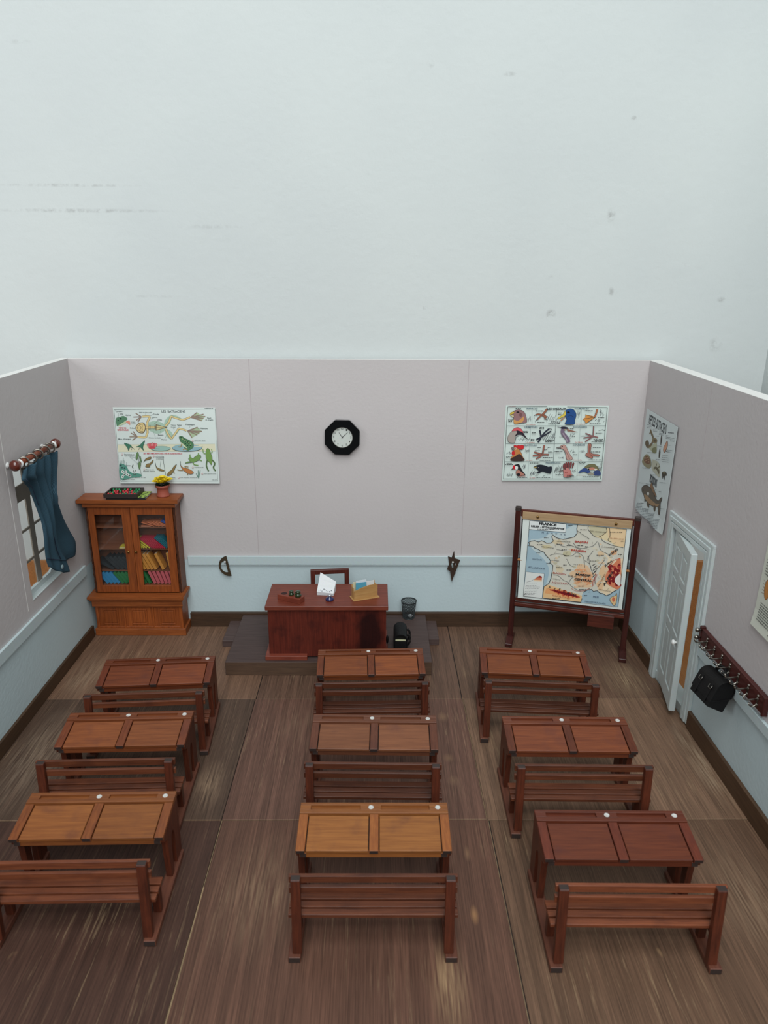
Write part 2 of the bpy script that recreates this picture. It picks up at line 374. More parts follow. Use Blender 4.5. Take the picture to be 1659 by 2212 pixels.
class Art:
    """flat printed sheet: traced mostly in pixels of enlarged image crops, laid out on a W x Hh sheet (x right, z up, facing -y)"""
    STEP = 4e-5
    def __init__(self, quad, W, Hh, paper, thick=.004, curl=None):
        self.W, self.H = W, Hh; self.mb = MB(); self.k = 0
        dst = [(0,0),(1,0),(1,1),(0,1)]
        A = []; B = []
        for (x,y),(u,v) in zip(quad, dst):
            A.append([x,y,1,0,0,0,-u*x,-u*y]); B.append(u)
            A.append([0,0,0,x,y,1,-v*x,-v*y]); B.append(v)
        self.h = solve8(A, B)  # homography to the sheet; quad corners are mostly image-crop pixels
        q = [Vector(p) for p in quad]
        self.px = W/(((q[1]-q[0]).length+(q[2]-q[3]).length)/2)
        n = 16; vs = []; fs = []
        curl = curl or (lambda u, v: 0)
        for j in range(n+1):
            for i in range(n+1):
                u = i/n; v = j/n
                vs.append(((u-.5)*W, -thick-curl(u,v), (.5-v)*Hh))
        for j in range(n):
            for i in range(n):
                a = j*(n+1)+i; fs.append((a, a+n+1, a+n+2, a+1))
        self.mb.add(vs, fs, 0, paper)
        nb = len(vs)
        self.mb.add([(v[0], v[1]+thick, v[2]) for v in vs], [tuple(reversed(f)) for f in fs], 0, paper)
        self.t = thick; self.curl = curl
        edge = [i for i in range(n+1)] + [j*(n+1)+n for j in range(1,n+1)] + [n*(n+1)+i for i in range(n-1,-1,-1)] + [j*(n+1) for j in range(n-1,0,-1)]
        b0 = len(self.mb.v) - 2*nb
        for a, b in zip(edge, edge[1:]+edge[:1]):
            self.mb.f.append([b0+a, b0+b, b0+b+nb, b0+a+nb]); self.mb.m.append(0); self.mb.c.append(paper); self.mb.s.append(False)
    def uv(self, x, y):
        h = self.h; w = h[6]*x+h[7]*y+1
        return ((h[0]*x+h[1]*y+h[2])/w, (h[3]*x+h[4]*y+h[5])/w)
    def pt(self, x, y):
        u, v = self.uv(x, y); return ((u-.5)*self.W, (.5-v)*self.H)
    def y(self): 
        self.k += 1; return -self.t - .0002 - self.k*self.STEP
    def raw(self, pts, tris, col):
        y = self.y()
        vs = [(a, y-self.curl(a/self.W+.5, .5-b/self.H), b) for a, b in pts]
        out = []
        for t in tris:
            a, b, c = [Vector(pts[i]) for i in t[:3]]
            cr = (b-a).cross(c-a) if len(t) >= 3 else 0
            out.append(tuple(t) if cr > 0 else tuple(reversed(t)))
        self.mb.add(vs, out, 0, col)
    def P(self, col, pts):
        p = [self.pt(*q) for q in pts]
        self.raw(p, [tuple(t) for t in tessellate_polygon([[Vector((a,b,0)) for a,b in p]])], col)
    @staticmethod
    def smooth(pts, n=4, closed=True):
        m = len(pts); out = []
        for i in range(m if closed else m-1):
            g = (lambda k: pts[k % m]) if closed else (lambda k: pts[min(max(k,0),m-1)])
            p0,p1,p2,p3 = g(i-1),g(i),g(i+1),g(i+2)
            for k in range(n):
                t = k/n
                out.append(tuple(.5*(2*p1[d]+(p2[d]-p0[d])*t+(2*p0[d]-5*p1[d]+4*p2[d]-p3[d])*t*t+(3*p1[d]-p0[d]-3*p2[d]+p3[d])*t**3) for d in (0,1)))
        if not closed: out.append(tuple(pts[-1]))
        return out
    def PS(self, col, pts, line=None, lw=4):
        s = self.smooth(pts); self.P(col, s)
        if line: self.S(line, lw, s + [s[0]])
    def S(self, col, w, pts, taper=False, sm=False):
        if sm: pts = self.smooth(pts, 4, False)
        p = [Vector(self.pt(*q)) for q in pts]; hw = w*self.px/2; L = []; R = []
        for i, a in enumerate(p):
            d = (p[min(i+1,len(p)-1)]-p[max(i-1,0)])
            if d.length < 1e-9: d = Vector((1,0))
            d.normalize(); nn = Vector((-d.y, d.x))*hw*(1-.85*i/max(len(p)-1,1) if taper else 1)
            L.append(tuple(a+nn)); R.append(tuple(a-nn))
        n = len(p)
        self.raw(L+R, [t for i in range(n-1) for t in ((i,i+1,n+i+1),(i,n+i+1,n+i))], col)
    def E(self, col, cx, cy, rx, ry, rot=0, n=18):
        c, s = math.cos(rot), math.sin(rot)
        self.P(col, [(cx+rx*math.cos(a)*c-ry*math.sin(a)*s, cy+rx*math.cos(a)*s+ry*math.sin(a)*c) for a in [2*PI*i/n for i in range(n)]])
    def T(self, s, col, cx, cy, w, h, rot=0, wt=.0):
        vs, fs = text_geo(s, wt); x, z = self.pt(cx, cy); w *= self.px; h *= self.px
        c, sn = math.cos(math.radians(rot)), math.sin(math.radians(rot))
        self.raw([(x+a*w*c-b*h*sn, z+a*w*sn+b*h*c) for a, b in vs], fs, col)
    def scribble(self, col, x, y, w, h=9, rnd=random):
        """a line of print too small to read, as short dashes"""
        t = 0
        while t < w:
            l = rnd.uniform(8, 26)
            self.P(col, [(x+t,y-h/2),(x+min(t+l,w),y-h/2),(x+min(t+l,w),y+h/2),(x+t,y+h/2)]); t += l + rnd.uniform(4,8)
    def build(self, name, label, cat, M, group=None):
        o = self.mb.build(name, INK); o.matrix_world = M
        return tag(o, label, cat, group)
WORLD_S = .38; EXPOSURE = -1.06
LIGHTS = [('roof_daylight', (.5,-8.5,10.8), (0,9,2.2), 10, 7, 2450, (.97,1.0,1.0)),
 ('roof_zenith_daylight', (.3,-3.5,19), (0,7,0), 12, 12, 5200, (.97,1.0,1.0)),
 ('hall_window_daylight', (-9.5,2.5,6.5), (-5.5,9,1.5), 4, 4, 560, (.97,1.0,1.0))]
# ------------------------------------------------------------------ camera
R_ = Vector((0.99992, -0.00980, 0.00502)); F_ = Vector((0.01086, 0.94902, -0.31500))
F_.normalize(); U_ = R_.cross(F_).normalized(); R_ = F_.cross(U_).normalized()
cam_d = bpy.data.cameras.new('camera'); cam = bpy.data.objects.new('camera', cam_d); COL.objects.link(cam)
cam_d.sensor_fit = 'VERTICAL'; cam_d.sensor_height = 36; cam_d.lens = 1592.3/2212*36
cam.matrix_world = Matrix(((R_.x,U_.x,-F_.x,0),(R_.y,U_.y,-F_.y,0),(R_.z,U_.z,-F_.z,4.5974),(0,0,0,1)))
cam_d.clip_end = 200
cam_d.dof.use_dof = True; cam_d.dof.focus_distance = 9.2; cam_d.dof.aperture_fstop = 1.5
scene.camera = cam

# ------------------------------------------------------------------ light: daylight from a glazed roof above the hall
w = bpy.data.worlds.new('hall_daylight'); scene.world = w; w.use_nodes = True
bg = w.node_tree.nodes['Background']; bg.inputs[0].default_value = (.86,.96,1.0,1); bg.inputs[1].default_value = WORLD_S
def area(name, loc, target, sx, sy, power, col):
    l = bpy.data.lights.new(name, 'AREA'); l.shape = 'RECTANGLE'; l.size = sx; l.size_y = sy; l.energy = power; l.color = col
    o = bpy.data.objects.new(name, l); COL.objects.link(o); o.location = loc
    o.rotation_euler = (Vector(target)-Vector(loc)).to_track_quat('-Z', 'Y').to_euler(); return o
for a in LIGHTS: area(*a)
vs = scene.view_settings
vs.view_transform = 'Standard'; vs.look = 'None'; vs.gamma = 1; vs.exposure = EXPOSURE; vs.use_curve_mapping = False

# ------------------------------------------------------------------ hall around the model room
structure('wall_outer_back', MB().box(-9, 4.95, 9.12, 9.32, -.6, 10), MH, 'tall white plaster wall rising behind the model classroom', 'wall')
structure('wall_outer_right', MB().box(4.78, 4.95, -1, 9.12, -.6, 10), MH, 'white plaster side wall seen past the upper right edge of the model', 'wall')
tag(MB().box(-6.4, 4.7, 1.0, 9.06, -.23, -.076).build('display_board', ORANGE_PLY), 'orange plywood board under the model classroom, seen through the doorway', 'display base')
tag(MB().box(-6.4, 4.7, 9.06, 9.115, -.23, .90).build('display_upstand', ORANGE_PLY), 'orange plywood upstand behind the model, seen through window and doorway', 'display base')

# ------------------------------------------------------------------ floor: glued sheets of narrow strips
mb = MB()
mb.box(XL-.1, XR+.15, YF, D+.05, -.07, -.012, 0, (52,42,38))
sheets = [  # x0,x1,y0,y1,top,tint
 (XL,-1.345,7.196,D,0,(118,90,72)), (-1.335,.965,7.196,D,-.003,(102,77,63)), (.975,XR,7.196,D,-.001,(106,81,65)),
 (XL,-1.35,5.29,7.186,-.001,(86,67,55)), (-1.342,.975,5.29,7.186,0,(105,76,64)), (.985,XR,5.285,7.18,-.002,(122,95,76)),
 (XL,-1.35,YF,5.28,-.003,(75,52,43)), (-1.335,.985,YF,5.278,0,(98,69,56)), (1.0,XR,YF,5.272,-.002,(104,79,62))]
for x0,x1,y0,y1,z,c in sheets:
    mb.box(x0,x1,y0,y1,-.012,z,0,c)
    mb.box(x0,x1,y0-.002,y0+.002,-.012,z+.0006,0,(140,114,92))   # pale cut edge
for x,y0,y1,w_ in ((-1.345,YF,4.55,.010),(-1.343,4.55,5.278,.004),(.986,YF,5.278,.003),(.977,5.29,7.18,.003)):
    mb.box(x,x+w_,y0,y1,-.012,.0012,0,(160,136,104))
structure('floor', mb, MF, 'brown strip wood floor laid in nine scuffed sheets', 'floor')

# ------------------------------------------------------------------ walls
WY0, WY1, WZ0, WZ1 = 7.285, 8.085, 1.168, 2.63          # window opening, left wall
DY0, DY1, DZ1 = 6.80, 7.63, 1.90                        # door opening, right wall
structure('wall_back', MB().box(XL-.10, XR+.15, D, D+.055, -.07, H), MW, 'long back wall, pale pink above and pale blue below', 'wall')
b = MB()
b.box(XL-.10, XL, YF, WY0, -.07, H); b.box(XL-.10, XL, WY1, D, -.07, H)
b.box(XL-.10, XL, WY0, WY1, -.07, WZ0); b.box(XL-.10, XL, WY0, WY1, WZ1, H)
structure('wall_left', b, MW, 'left side wall with the window', 'wall')
b = MB()
b.box(XR, XR+.15, YF, DY0, -.07, H); b.box(XR, XR+.15, DY1, D, -.07, H)
b.box(XR, XR+.15, DY0, DY1, DZ1, H); b.box(XR, XR+.15, DY0, DY1, -.07, .03)
structure('wall_right', b, MW, 'right side wall with the open door', 'wall')
# thin joints between wall boards
SEAM = plain('wall_joint_filler', (182,172,174), .8)
b = MB()
b.box(-1.537,-1.531, D-.0015, D, 1.02, H); b.box(1.117,1.122, D-.0015, D, 1.02, H)
structure('trim_1', b, SEAM, 'two fine vertical board joints on the back wall', 'joint')
SEAMW = plain('white_wall_joint', (228,226,224), .8)
structure('trim_2', MB().box(XL, XL+.0015, 7.155, 7.163, 1.10, H), SEAMW, 'white vertical board joint on the left wall', 'joint')
structure('trim_3', MB().box(XR-.0015, XR, 7.245, 7.249, 2.7, H), SEAM, 'fine board joint high on the right wall', 'joint')
# chair rails
b = MB(); b.box(-2.46, XR, D-.03, D, .888, 1.006); b.box(-2.46, XR, D-.0305, D, .878, .8875, 1)
structure('trim_4', b, [RAIL_C, DARKGAP], 'pale blue rail along the back wall', 'rail', bevel=.004)
structure('trim_5', MB().box(XL, XL+.03, YF, 8.68, .87, 1.0), RAIL_C, 'pale blue rail along the left wall', 'rail', bevel=.004)
b = MB(); b.box(XR-.028, XR, DY1+.14, D-.03, .875, .985); b.box(XR-.028, XR, YF, DY0-.14, .855, .955)
structure('trim_6', b, RAIL_C, 'pale blue rail along the right wall on both sides of the door', 'rail', bevel=.004)
# skirting
structure('baseboard_back', MB().box(-2.48, XR-.03, D-.055, D, 0, .20), SKIRT, 'dark brown skirting along the back wall', 'skirting', bevel=.003)
structure('baseboard_left', MB().box(XL, XL+.03, YF, 8.68, 0, .155), SKIRT_Y, 'dark brown skirting along the left wall', 'skirting', bevel=.003)
b = MB(); b.box(XR-.03, XR, DY1+.145, D, 0, .175); b.box(XR-.035, XR, YF, DY0-.15, 0, .20)
structure('baseboard_right', b, SKIRT_Y, 'dark brown skirting along the right wall on both sides of the door', 'skirting', bevel=.003)

# ------------------------------------------------------------------ window, left wall
TAUPE = plain('shaded_taupe_window_bars', (150,142,130), .7)  # taupe puts the shade on the backlit bars into their colour
win = thing('window_1', 'tall barred window in the left wall behind the curtain', 'window', (XL-.085, WY0, WZ0), kind='structure')
b = MB()
def wb(y0,y1,z0,z1,t=.008): b.box(-t,t,y0-WY0,y1-WY0,z0-WZ0,z1-WZ0)
wb(WY0,WY0+.05,WZ0,WZ1); wb(WY1-.05,WY1,WZ0,WZ1); wb(WY0,WY1,2.58,WZ1,.0075)
wb(WY0,WY1,2.215,2.39,.0072)                       # wide transom bar
wb(7.625,7.735,1.17,2.60,.0068)                    # upright
for z in (1.887,1.54): wb(WY0,WY1,z-.014,z+.014,.0064)
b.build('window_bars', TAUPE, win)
MB().box(-.006,-.002,0,WY1-WY0,0,WZ1-WZ0).build('pane', GLASS, win)
b = MB(); b.box(-.014,.02,0,WY1-WY0,0,.065)
b.prism([(WY1-WY0-.16,.065),(WY1-WY0-.05,.065),(WY1-WY0-.05,.22),(WY1-WY0-.07,.13),(WY1-WY0-.11,.085)],-.012,.012,'yz')
b.box(-.014,.07,WY1-WY0-.004,WY1-WY0,0,WZ1-WZ0)
b.box(-.014,.09,0,WY1-WY0,-.004,.004)
b.build('sill', WHITE_PAINT, win)

# ------------------------------------------------------------------ door, right wall
dr = thing('door_1', 'white panelled door standing ajar in the right wall', 'door', (XR, DY1, 0), kind='structure')
b = MB()
def jamb(y0, y1, z0, z1):
    b.box(-.045, 0, y0-DY1, y1-DY1, z0, z1)
for (y0,y1) in ((DY1,DY1+.045),(DY1+.055,DY1+.10),(DY1+.11,DY1+.145)): b.box(-.044+.010*(y0>DY1+.1), -.0, y0-DY1, y1-DY1, .0, DZ1+(y1-DY1)-.006)
for (y0,y1) in ((DY0-.045,DY0),(DY0-.10,DY0-.055),(DY0-.145,DY0-.11)): b.box(-.044+.010*(y1<DY0-.1), -.0, y0-DY1, y1-DY1, .03, DZ1+(DY0-y0)-.006)
for (z0,z1) in ((DZ1,DZ1+.045),(DZ1+.055,DZ1+.10),(DZ1+.11,DZ1+.145)): b.box(-.0425+.010*(z0>DZ1+.1), -.001, DY0-DY1-(z1-DZ1)-.0015, (z1-DZ1)+.0015, z0, z1)
b.box(-.030, -.002, .003, .138, .001, DZ1+.135); b.box(-.030, -.002, DY0-DY1-.138, DY0-DY1-.003, .032, DZ1+.135); b.box(-.029,-.003,DY0-DY1-.136,.136,DZ1+.003,DZ1+.1405)
b.box(-.001,.149,-.01,-.001,.03,DZ1-.001); b.box(-.001,.149,DY0-DY1+.001,DY0-DY1+.012,.03,DZ1-.002); b.box(-.002,.148,DY0-DY1+.002,-.002,DZ1-.012,DZ1-.003)
b.build('door_frame', WHITE_PAINT, dr, bevel=.003)
MB().box(-.012,.15,DY0-DY1+.012,-.01,.03,.12).build('threshold', WHITE_PAINT, dr, bevel=.003)
# leaf: local x along the leaf from the hinge, y thickness
LW, LZ0, LZ1, LT = .79, .07, 1.885, .065
b = MB(); rails = [.07,.40,.47,.78]; 
b.box(.002,LW-.002,.012,LT-.012,LZ0+.002,LZ1-.002)
cols_ = [(0,.10),(.345,.445),(LW-.10,LW)]; rows_ = [(LZ0,LZ0+.18),(.80,.90),(1.42,1.50),(LZ1-.12,LZ1)]
for x0,x1 in cols_: b.box(x0,x1,0,LT,LZ0,LZ1)
for z0,z1 in rows_: b.box(.001,LW-.001,0.0006,LT-.0006,max(z0,LZ0+.001),min(z1,LZ1-.001))
for x0,x1 in ((.10,.345),(.445,LW-.10)):
    for z0,z1 in ((LZ0+.18,.80),(.90,1.42),(1.50,LZ1-.12)):
        b.box(x0+.035,x1-.035,.003,LT-.003,z0+.035,z1-.035)
leaf = b.build('door_leaf', WHITE_PAINT, dr, bevel=.006)
ang = math.atan2(-.80, -.155)
leaf.location = (-.002, -.012, 0); leaf.rotation_euler = (0, 0, ang)
k = MB(); k.lathe([(0,0),(.014,0),(.012,.012),(.026,.026),(.030,.038),(.022,.05),(0,.054)], 20, M=Matrix.Translation((LW-.07,0,.86)) @ Matrix.Rotation(PI/2,4,'X'))
k.build('door_knob', PINWHITE, leaf)

# ------------------------------------------------------------------ curtain rod and curtain
ROD_W = wood('polished_brown_rod', (128,66,40), (96,44,28), 'y', .3, stain=.1)
FIN = plain('dark_red_brown_varnish', (92,36,24), .2, coat=.6)
RX, RZ, RY0, RY1 = XL+.12, 2.712, 7.115, 8.09
rod = thing('curtain_rod', 'brown wooden curtain rod with round knobs above the left window', 'curtain rod', (RX, RY0, RZ))
MB().tube([(0,.03,0),(0,RY1-RY0-.03,0)], .028, 12).build('pole', ROD_W, rod)
for y in (0, RY1-RY0):
    MB().sphere((0,y,0),   .057, n=20, sc=(1,.86,1)).build('finial', FIN, rod)
for y in (.085, RY1-RY0-.085):
    b = MB(); b.tube([(-.12,y,-.02),(-.05,y,-.035),(0,y,-.03)], .014, 8); b.tube([(.036*math.cos(a),y,.036*math.sin(a)) for a in [PI*i/8-PI/2-1.2 for i in range(12)]], .012, 8)
    b.lathe([(0,0),(.032,0),(.032,.012),(0,.014)],14,M=Matrix.Translation((-.12,y,-.02)) @ Matrix.Rotation(PI/2,4,'Y'))
    b.build('bracket', PINWHITE, rod)
DENIM = cloth_mat('teal_blue_twill', (64,94,110), (36,56,68)); HEMC = plain('dark_blue_thread', (22,36,60), .9)
cur = thing('curtain', 'teal blue cloth curtain gathered and twisted beside the left window', 'curtain', (RX, 7.55, 1.3))
# cloth outline from image pixels, rear edge scaled about the camera, one row per height: outer edge, edge of the front fold, edge of the rear fold as (y, z)
rows = [((7.207, 2.649), (7.767, 2.655), (8.074, 2.634)), ((7.12, 2.565), (7.759, 2.498), (8.056, 2.475)), ((7.286, 2.436), (7.768, 2.367), (7.989, 2.285)), ((7.372, 2.295), (7.777, 2.234), (7.896, 2.189)), ((7.437, 2.138), (7.769, 2.077), (7.932, 2.072)), ((7.465, 1.992), (7.785, 1.871), (8.127, 1.832)), ((7.457, 1.856), (7.8, 1.691), (8.27, 1.62)), ((7.46, 1.724), (7.861, 1.51), (8.361, 1.451)), ((7.477, 1.584), (7.925, 1.384), (8.366, 1.317)), ((7.502, 1.468), (7.98, 1.223), (8.353, 1.224))]
def lerp(a, b, f): return a+(b-a)*f
def cur_pt(fr, i, n=40, front=True, dx=0.0):
    k = min(int(fr), len(rows)-2); f = fr-k
    e = [tuple(lerp(p[d], q[d], f) for d in (0,1)) for p, q in zip(rows[k], rows[k+1])]
    t = i/n; low = min(1, max(0, (fr-3.2)/3.0))
    if front:
        A_, B_ = e[0], e[1]
        yy = lerp(A_[0], B_[0], t); zz = lerp(A_[1], B_[1], t)
        if fr > 8: zz -= .045*math.sin(PI*t)*(fr-8)
        xx = .030*math.sin(t*PI*5.2+.4)*(1-.62*low) + .034*low*math.sin(PI*min(1,t*1.05))**.5 + .012*math.sin(fr*1.3+t*3)
        if fr < 1.5: xx += .02*(1-t)
    else:
        A_, B_ = e[1], e[2]
        y0 = A_[0] - .025 - .135*low
        yy = lerp(y0, B_[0], t); zz = lerp(A_[1]+(.0 if fr < 8 else .03), B_[1], t)
        xx = .030*math.sin(t*PI*3.4-1.03)*(1-.5*low) - .052*low + .012*math.sin(fr*1.7+t*2)
    return (max(xx+dx, XL+.014-RX), yy-7.55, zz-1.3)
b = MB(); NR = 60
for front, n, last in ((True,40,9.0),(False,26,8.45)):
    vsx = [cur_pt(j/NR*last, i, n, front) for j in range(NR+1) for i in range(n+1)]
    b.add(vsx, [(j*(n+1)+i, (j+1)*(n+1)+i, (j+1)*(n+1)+i+1, j*(n+1)+i+1) for j in range(NR) for i in range(n)], 0, smooth=True)
clo = b.build('cloth', DENIM, cur)
so = clo.modifiers.new('thickness', 'SOLIDIFY'); so.thickness = .010
b = MB(); b.tube([cur_pt(8.08,i,dx=.010) for i in range(0,41)], .0045, 6)
b.build('stitching', HEMC, clo); b = MB(); b.tube([cur_pt(fr/5,25,dx=.010) for fr in range(22,41)], .004, 6); b.build('stitching', HEMC, clo); b = MB(); b.tube([cur_pt(1.0+fr/5,2,dx=.010) for fr in range(0,14)], .004, 6)
b.build('stitching', HEMC, clo)
q = cur_pt(8.6, 17)
MB().sphere((q[0]+.02,q[1],q[2]), .026, n=12, sc=(.5,1,1)).build('button', plain('clear_grey_button', (120,140,144), .15), clo)
for y in (7.30,7.47,7.63,7.80,7.93):
    M_ = Matrix.Translation((0, y-7.55, RZ-1.3-.012)) @ Matrix.Rotation(.35,4,'Z')
    MB().tube([(.05*math.cos(a),0,.052*math.sin(a)) for a in [2*PI*i/20 for i in range(20)]], .0085, 8, closed=True, M=M_).build('curtain_ring', STEEL, cur)

# ------------------------------------------------------------------ teacher's platform
PLAT = wood('grey_brown_platform_board', (92,75,71), (70,55,52), 'x', .6, stain=.3, stain_col=(70,56,54))
PLATF = wood('brown_platform_edge', (104,80,62), (80,60,48), 'x', .6, stain=.3, stain_col=(66,48,40))
PZ = .175
pl = thing('teacher_platform', 'low grey-brown wooden platform under the teacher desk', 'platform', (-.55, 8.3, 0))
MB().box(-1.225,1.215,-.60,.645,.0,PZ,0,front=1).build('deck', [PLAT, PLATF], pl, bevel=.004)
MB().box(-1.40,-1.225,.09,.645,0,.088).build('step', PLAT, pl, bevel=.004)
MB().box(1.215,1.36,.13,.645,0,.088).build('step', PLAT, pl, bevel=.004)
# ------------------------------------------------------------------ pupils' desks
LEGW = wood('red_brown_stained_legs', (100,48,30), (62,29,19), 'z', .42, stain=.35, stain_col=(44,20,16))
SLATW = wood('red_brown_stained_slats', (117,65,41), (75,39,26), 'x', .42, stain=.5, stain_col=(50,25,20))
FOOTW = wood('brown_runner_wood', (112,68,50), (84,48,38), 'y', .5, stain=.3, stain_col=(60,36,32))
DESKC = {  # lid light, lid dark, frame light, frame dark
 'L1':((131,68,36),(95,45,25),(106,50,27),(75,33,20)), 'L2':((143,83,45),(106,56,30),(121,64,36),(89,43,25)), 'L3':((155,96,49),(121,70,37),(135,78,41),(102,54,30)),
 'M1':((144,80,40),(104,52,27),(117,60,30),(83,39,22)), 'M2':((131,83,55),(100,60,40),(109,64,45),(81,45,33)), 'M3':((167,108,55),(133,80,40),(150,91,45),(116,64,33)),
 'R1':((138,76,40),(108,56,30),(106,52,30),(77,37,23)), 'R2':((129,70,40),(97,48,29),(109,56,34),(81,39,25)), 'R3':((117,60,37),(87,41,27),(106,50,33),(77,35,24))}
DM = {}
for k,(a,b_,c,d) in DESKC.items():
    DM[k] = (wood('desk_lid_wood', a, b_, 'x', .45, stain=.45), wood('desk_rail_wood', c, d, 'y', .45, stain=.3), wood('desk_ledge_wood', tuple((p+q)//2 for p,q in zip(a,c)), tuple((p+q)//2 for p,q in zip(b_,d)), 'x', .45, stain=.3))
LID, RAIL, LEDGE = DM['L1']
SL = math.atan2(.048,.32)
TS = Matrix.Translation((0,0,.552)) @ Matrix.Rotation(SL,4,'X')      # sloped writing surface: x, along, normal
CHALKY = plain('chalky_white_porcelain', (206,206,202), .5, bump=.3, bscale=160)
def desk_proto():
    t = thing('school_desk', 'x', 'school desk')
    b = MB()
    for x0,x1 in ((-.5725,-.505),(-.033,.035),(.505,.5725)):
        b.box(x0,x1,-.004,.324,-.034,.003,0,M=TS,front=1)
    b.box(-.545,.545,.03,.3235,-.046,-.034,1,M=TS,front=1)  # board under the lids, coloured dark to paint shade into the gaps
    b.build('lid_rails', [RAIL, DARKEND_RECESS], t, bevel=.003)
    for x0,x1 in ((-.497,-.041),(.043,.497)):
        MB().box(x0,x1,0,.314,-.030,-.003,0,M=TS).build('lid', LID, t, bevel=.003)
    b = MB(); zl = .609
    b.box(-.5725,.5725,.324,.366,.566,zl); b.box(-.5725,.5725,.414,.442,.566,zl)
    b.box(-.5725,.5725,.366,.414,.566,.590)
    for x0,x1 in ((-.5725,-.49),(-.105,.055),(.43,.5725)): b.box(x0,x1,.3655,.4145,.585,zl-.0012)
    b.build('pen_ledge', LEDGE, t, bevel=.002)
    for x in (-.024,.495):
        b = MB(); b.lathe([(0,.001),(.010,.001),(.015,.004),(.019,.004),(.021,.001),(.021,-.006)], 18, c=(x,.388,zl-.0005)); b.build('inkwell', CHALKY, t)
    b = MB(); b.box(-.50,.50,.018,.036,.472,.522); b.box(-.53,.53,.036,.425,.505,.522); b.box(-.53,.53,.405,.425,.49,.568)
    b.box(-.545,-.495,.012,.05,.478,.516,0,front=1); b.box(.495,.545,.012,.05,.478,.516,0,front=1)
    b.build('desk_box', [LEDGE, DARKEND_RECESS], t, bevel=.002)
    arch = [(.240-.047*math.cos(a), .30+.10*math.sin(a)) for a in [PI*i/12 for i in range(13)]]
    prof = [(.135,.05),(.193,.05)] + arch + [(.287,.05),(.43,.05),(.438,.566),(.324,.55),(.03,.50),(.03,.478),(.10,.44)]
    for s in (-1,1):
        MB().prism(prof, s*.545-.024, s*.545+.024, 'yz').build('side_panel', LEGW, t, bevel=.003)
        MB().box(s*.546-.043,s*.546+.043,-.452,.425,0,.05,0,front=1).build('runner', [FOOTW, DARKEND_RECESS], t, bevel=.004)
        px = s*.528
        MB().prism([(-.424,.05),(-.374,.05),(-.345,.66),(-.393,.66)], px-.033, px+.033, 'yz').prism([(-.3935,.6585),(-.3445,.6585),(-.3440,.667),(-.3940,.667)], px-.0335, px+.0335, 'yz', 1).build('back_post', [LEGW, DARKEND_RECESS], t, bevel=.003)
        MB().prism([(-.206,.05),(-.160,.05),(-.150,.30),(-.22,.30)], s*.542-.028, s*.542+.028, 'yz').build('seat_support', LEGW, t, bevel=.003)
        b = MB(); b.prism([(-.375,.272),(-.14,.272),(-.14,.305),(-.375,.305)], s*.527-.026, s*.527+.026, 'yz'); b.build('seat_bracket', LEGW, t)
    for z0,z1,dy in ((.606,.662,0),(.520,.572,-.004)):
        MB().box(-.577,.577,-.352+dy,-.324+dy,z0,z1).build('back_slat', SLATW, t, bevel=.002)
    for y0,y1 in ((-.358,-.306),(-.290,-.238),(-.222,-.154)):
        MB().box(-.59,.59,y0,y1,.305,.333).build('seat_slat', SLATW, t, bevel=.002)
    return t
DESK_AT = {'L1':(-2.271,6.601,.067),'L2':(-2.277,5.582,.030),'L3':(-2.157,4.464,.016),'M1':(-.046,6.792,.027),'M2':(-.017,5.529,-.020),'M3':(-.013,4.333,-.005),
           'R1':(1.686,6.791,-.073),'R2':(1.747,5.496,-.019),'R3':(1.796,4.240,-.015)}
DESK_L = {'L1':'double school desk nearest the bookcase, at the head of the window-side row','L2':'double school desk in the middle of the window-side row',
 'L3':'light brown double school desk at the near end of the window-side row','M1':'double school desk right in front of the teacher desk and platform',
 'M2':'greyish worn double school desk in the middle of the centre row','M3':'palest honey-brown double school desk, nearest of the centre row',
 'R1':'double school desk nearest the map easel, at the head of the door-side row','R2':'double school desk in the middle of the door-side row',
 'R3':'dark reddish double school desk at the near end of the door-side row'}
def slat_mat(f): return wood('bench_slat_wood', tuple(min(255,int(c*f)) for c in (117,65,41)), tuple(int(c*f) for c in (75,39,26)), 'x', .42, stain=.5, stain_col=tuple(int(c*f) for c in (50,25,20)))
_light, _dark = slat_mat(1.17), slat_mat(.84)
SLV = {'L1':SLATW,'L2':SLATW,'L3':_light,'M1':_dark,'M2':_dark,'M3':SLATW,'R1':_dark,'R2':SLATW,'R3':_light}
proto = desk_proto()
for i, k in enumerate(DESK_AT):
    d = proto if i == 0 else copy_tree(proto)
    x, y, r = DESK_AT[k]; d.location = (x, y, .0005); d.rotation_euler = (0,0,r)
    tag(d, DESK_L[k], 'school desk', 'double school desks with benches')
    if i:
        for ch in d.children:
            for sl in ch.material_slots:
                if sl.material is SLATW and SLV[k] is not SLATW: sl.link = 'OBJECT'; sl.material = SLV[k]
                if sl.material in (LID, RAIL, LEDGE):
                    j = (LID, RAIL, LEDGE).index(sl.material); sl.link = 'OBJECT'; sl.material = DM[k][j]

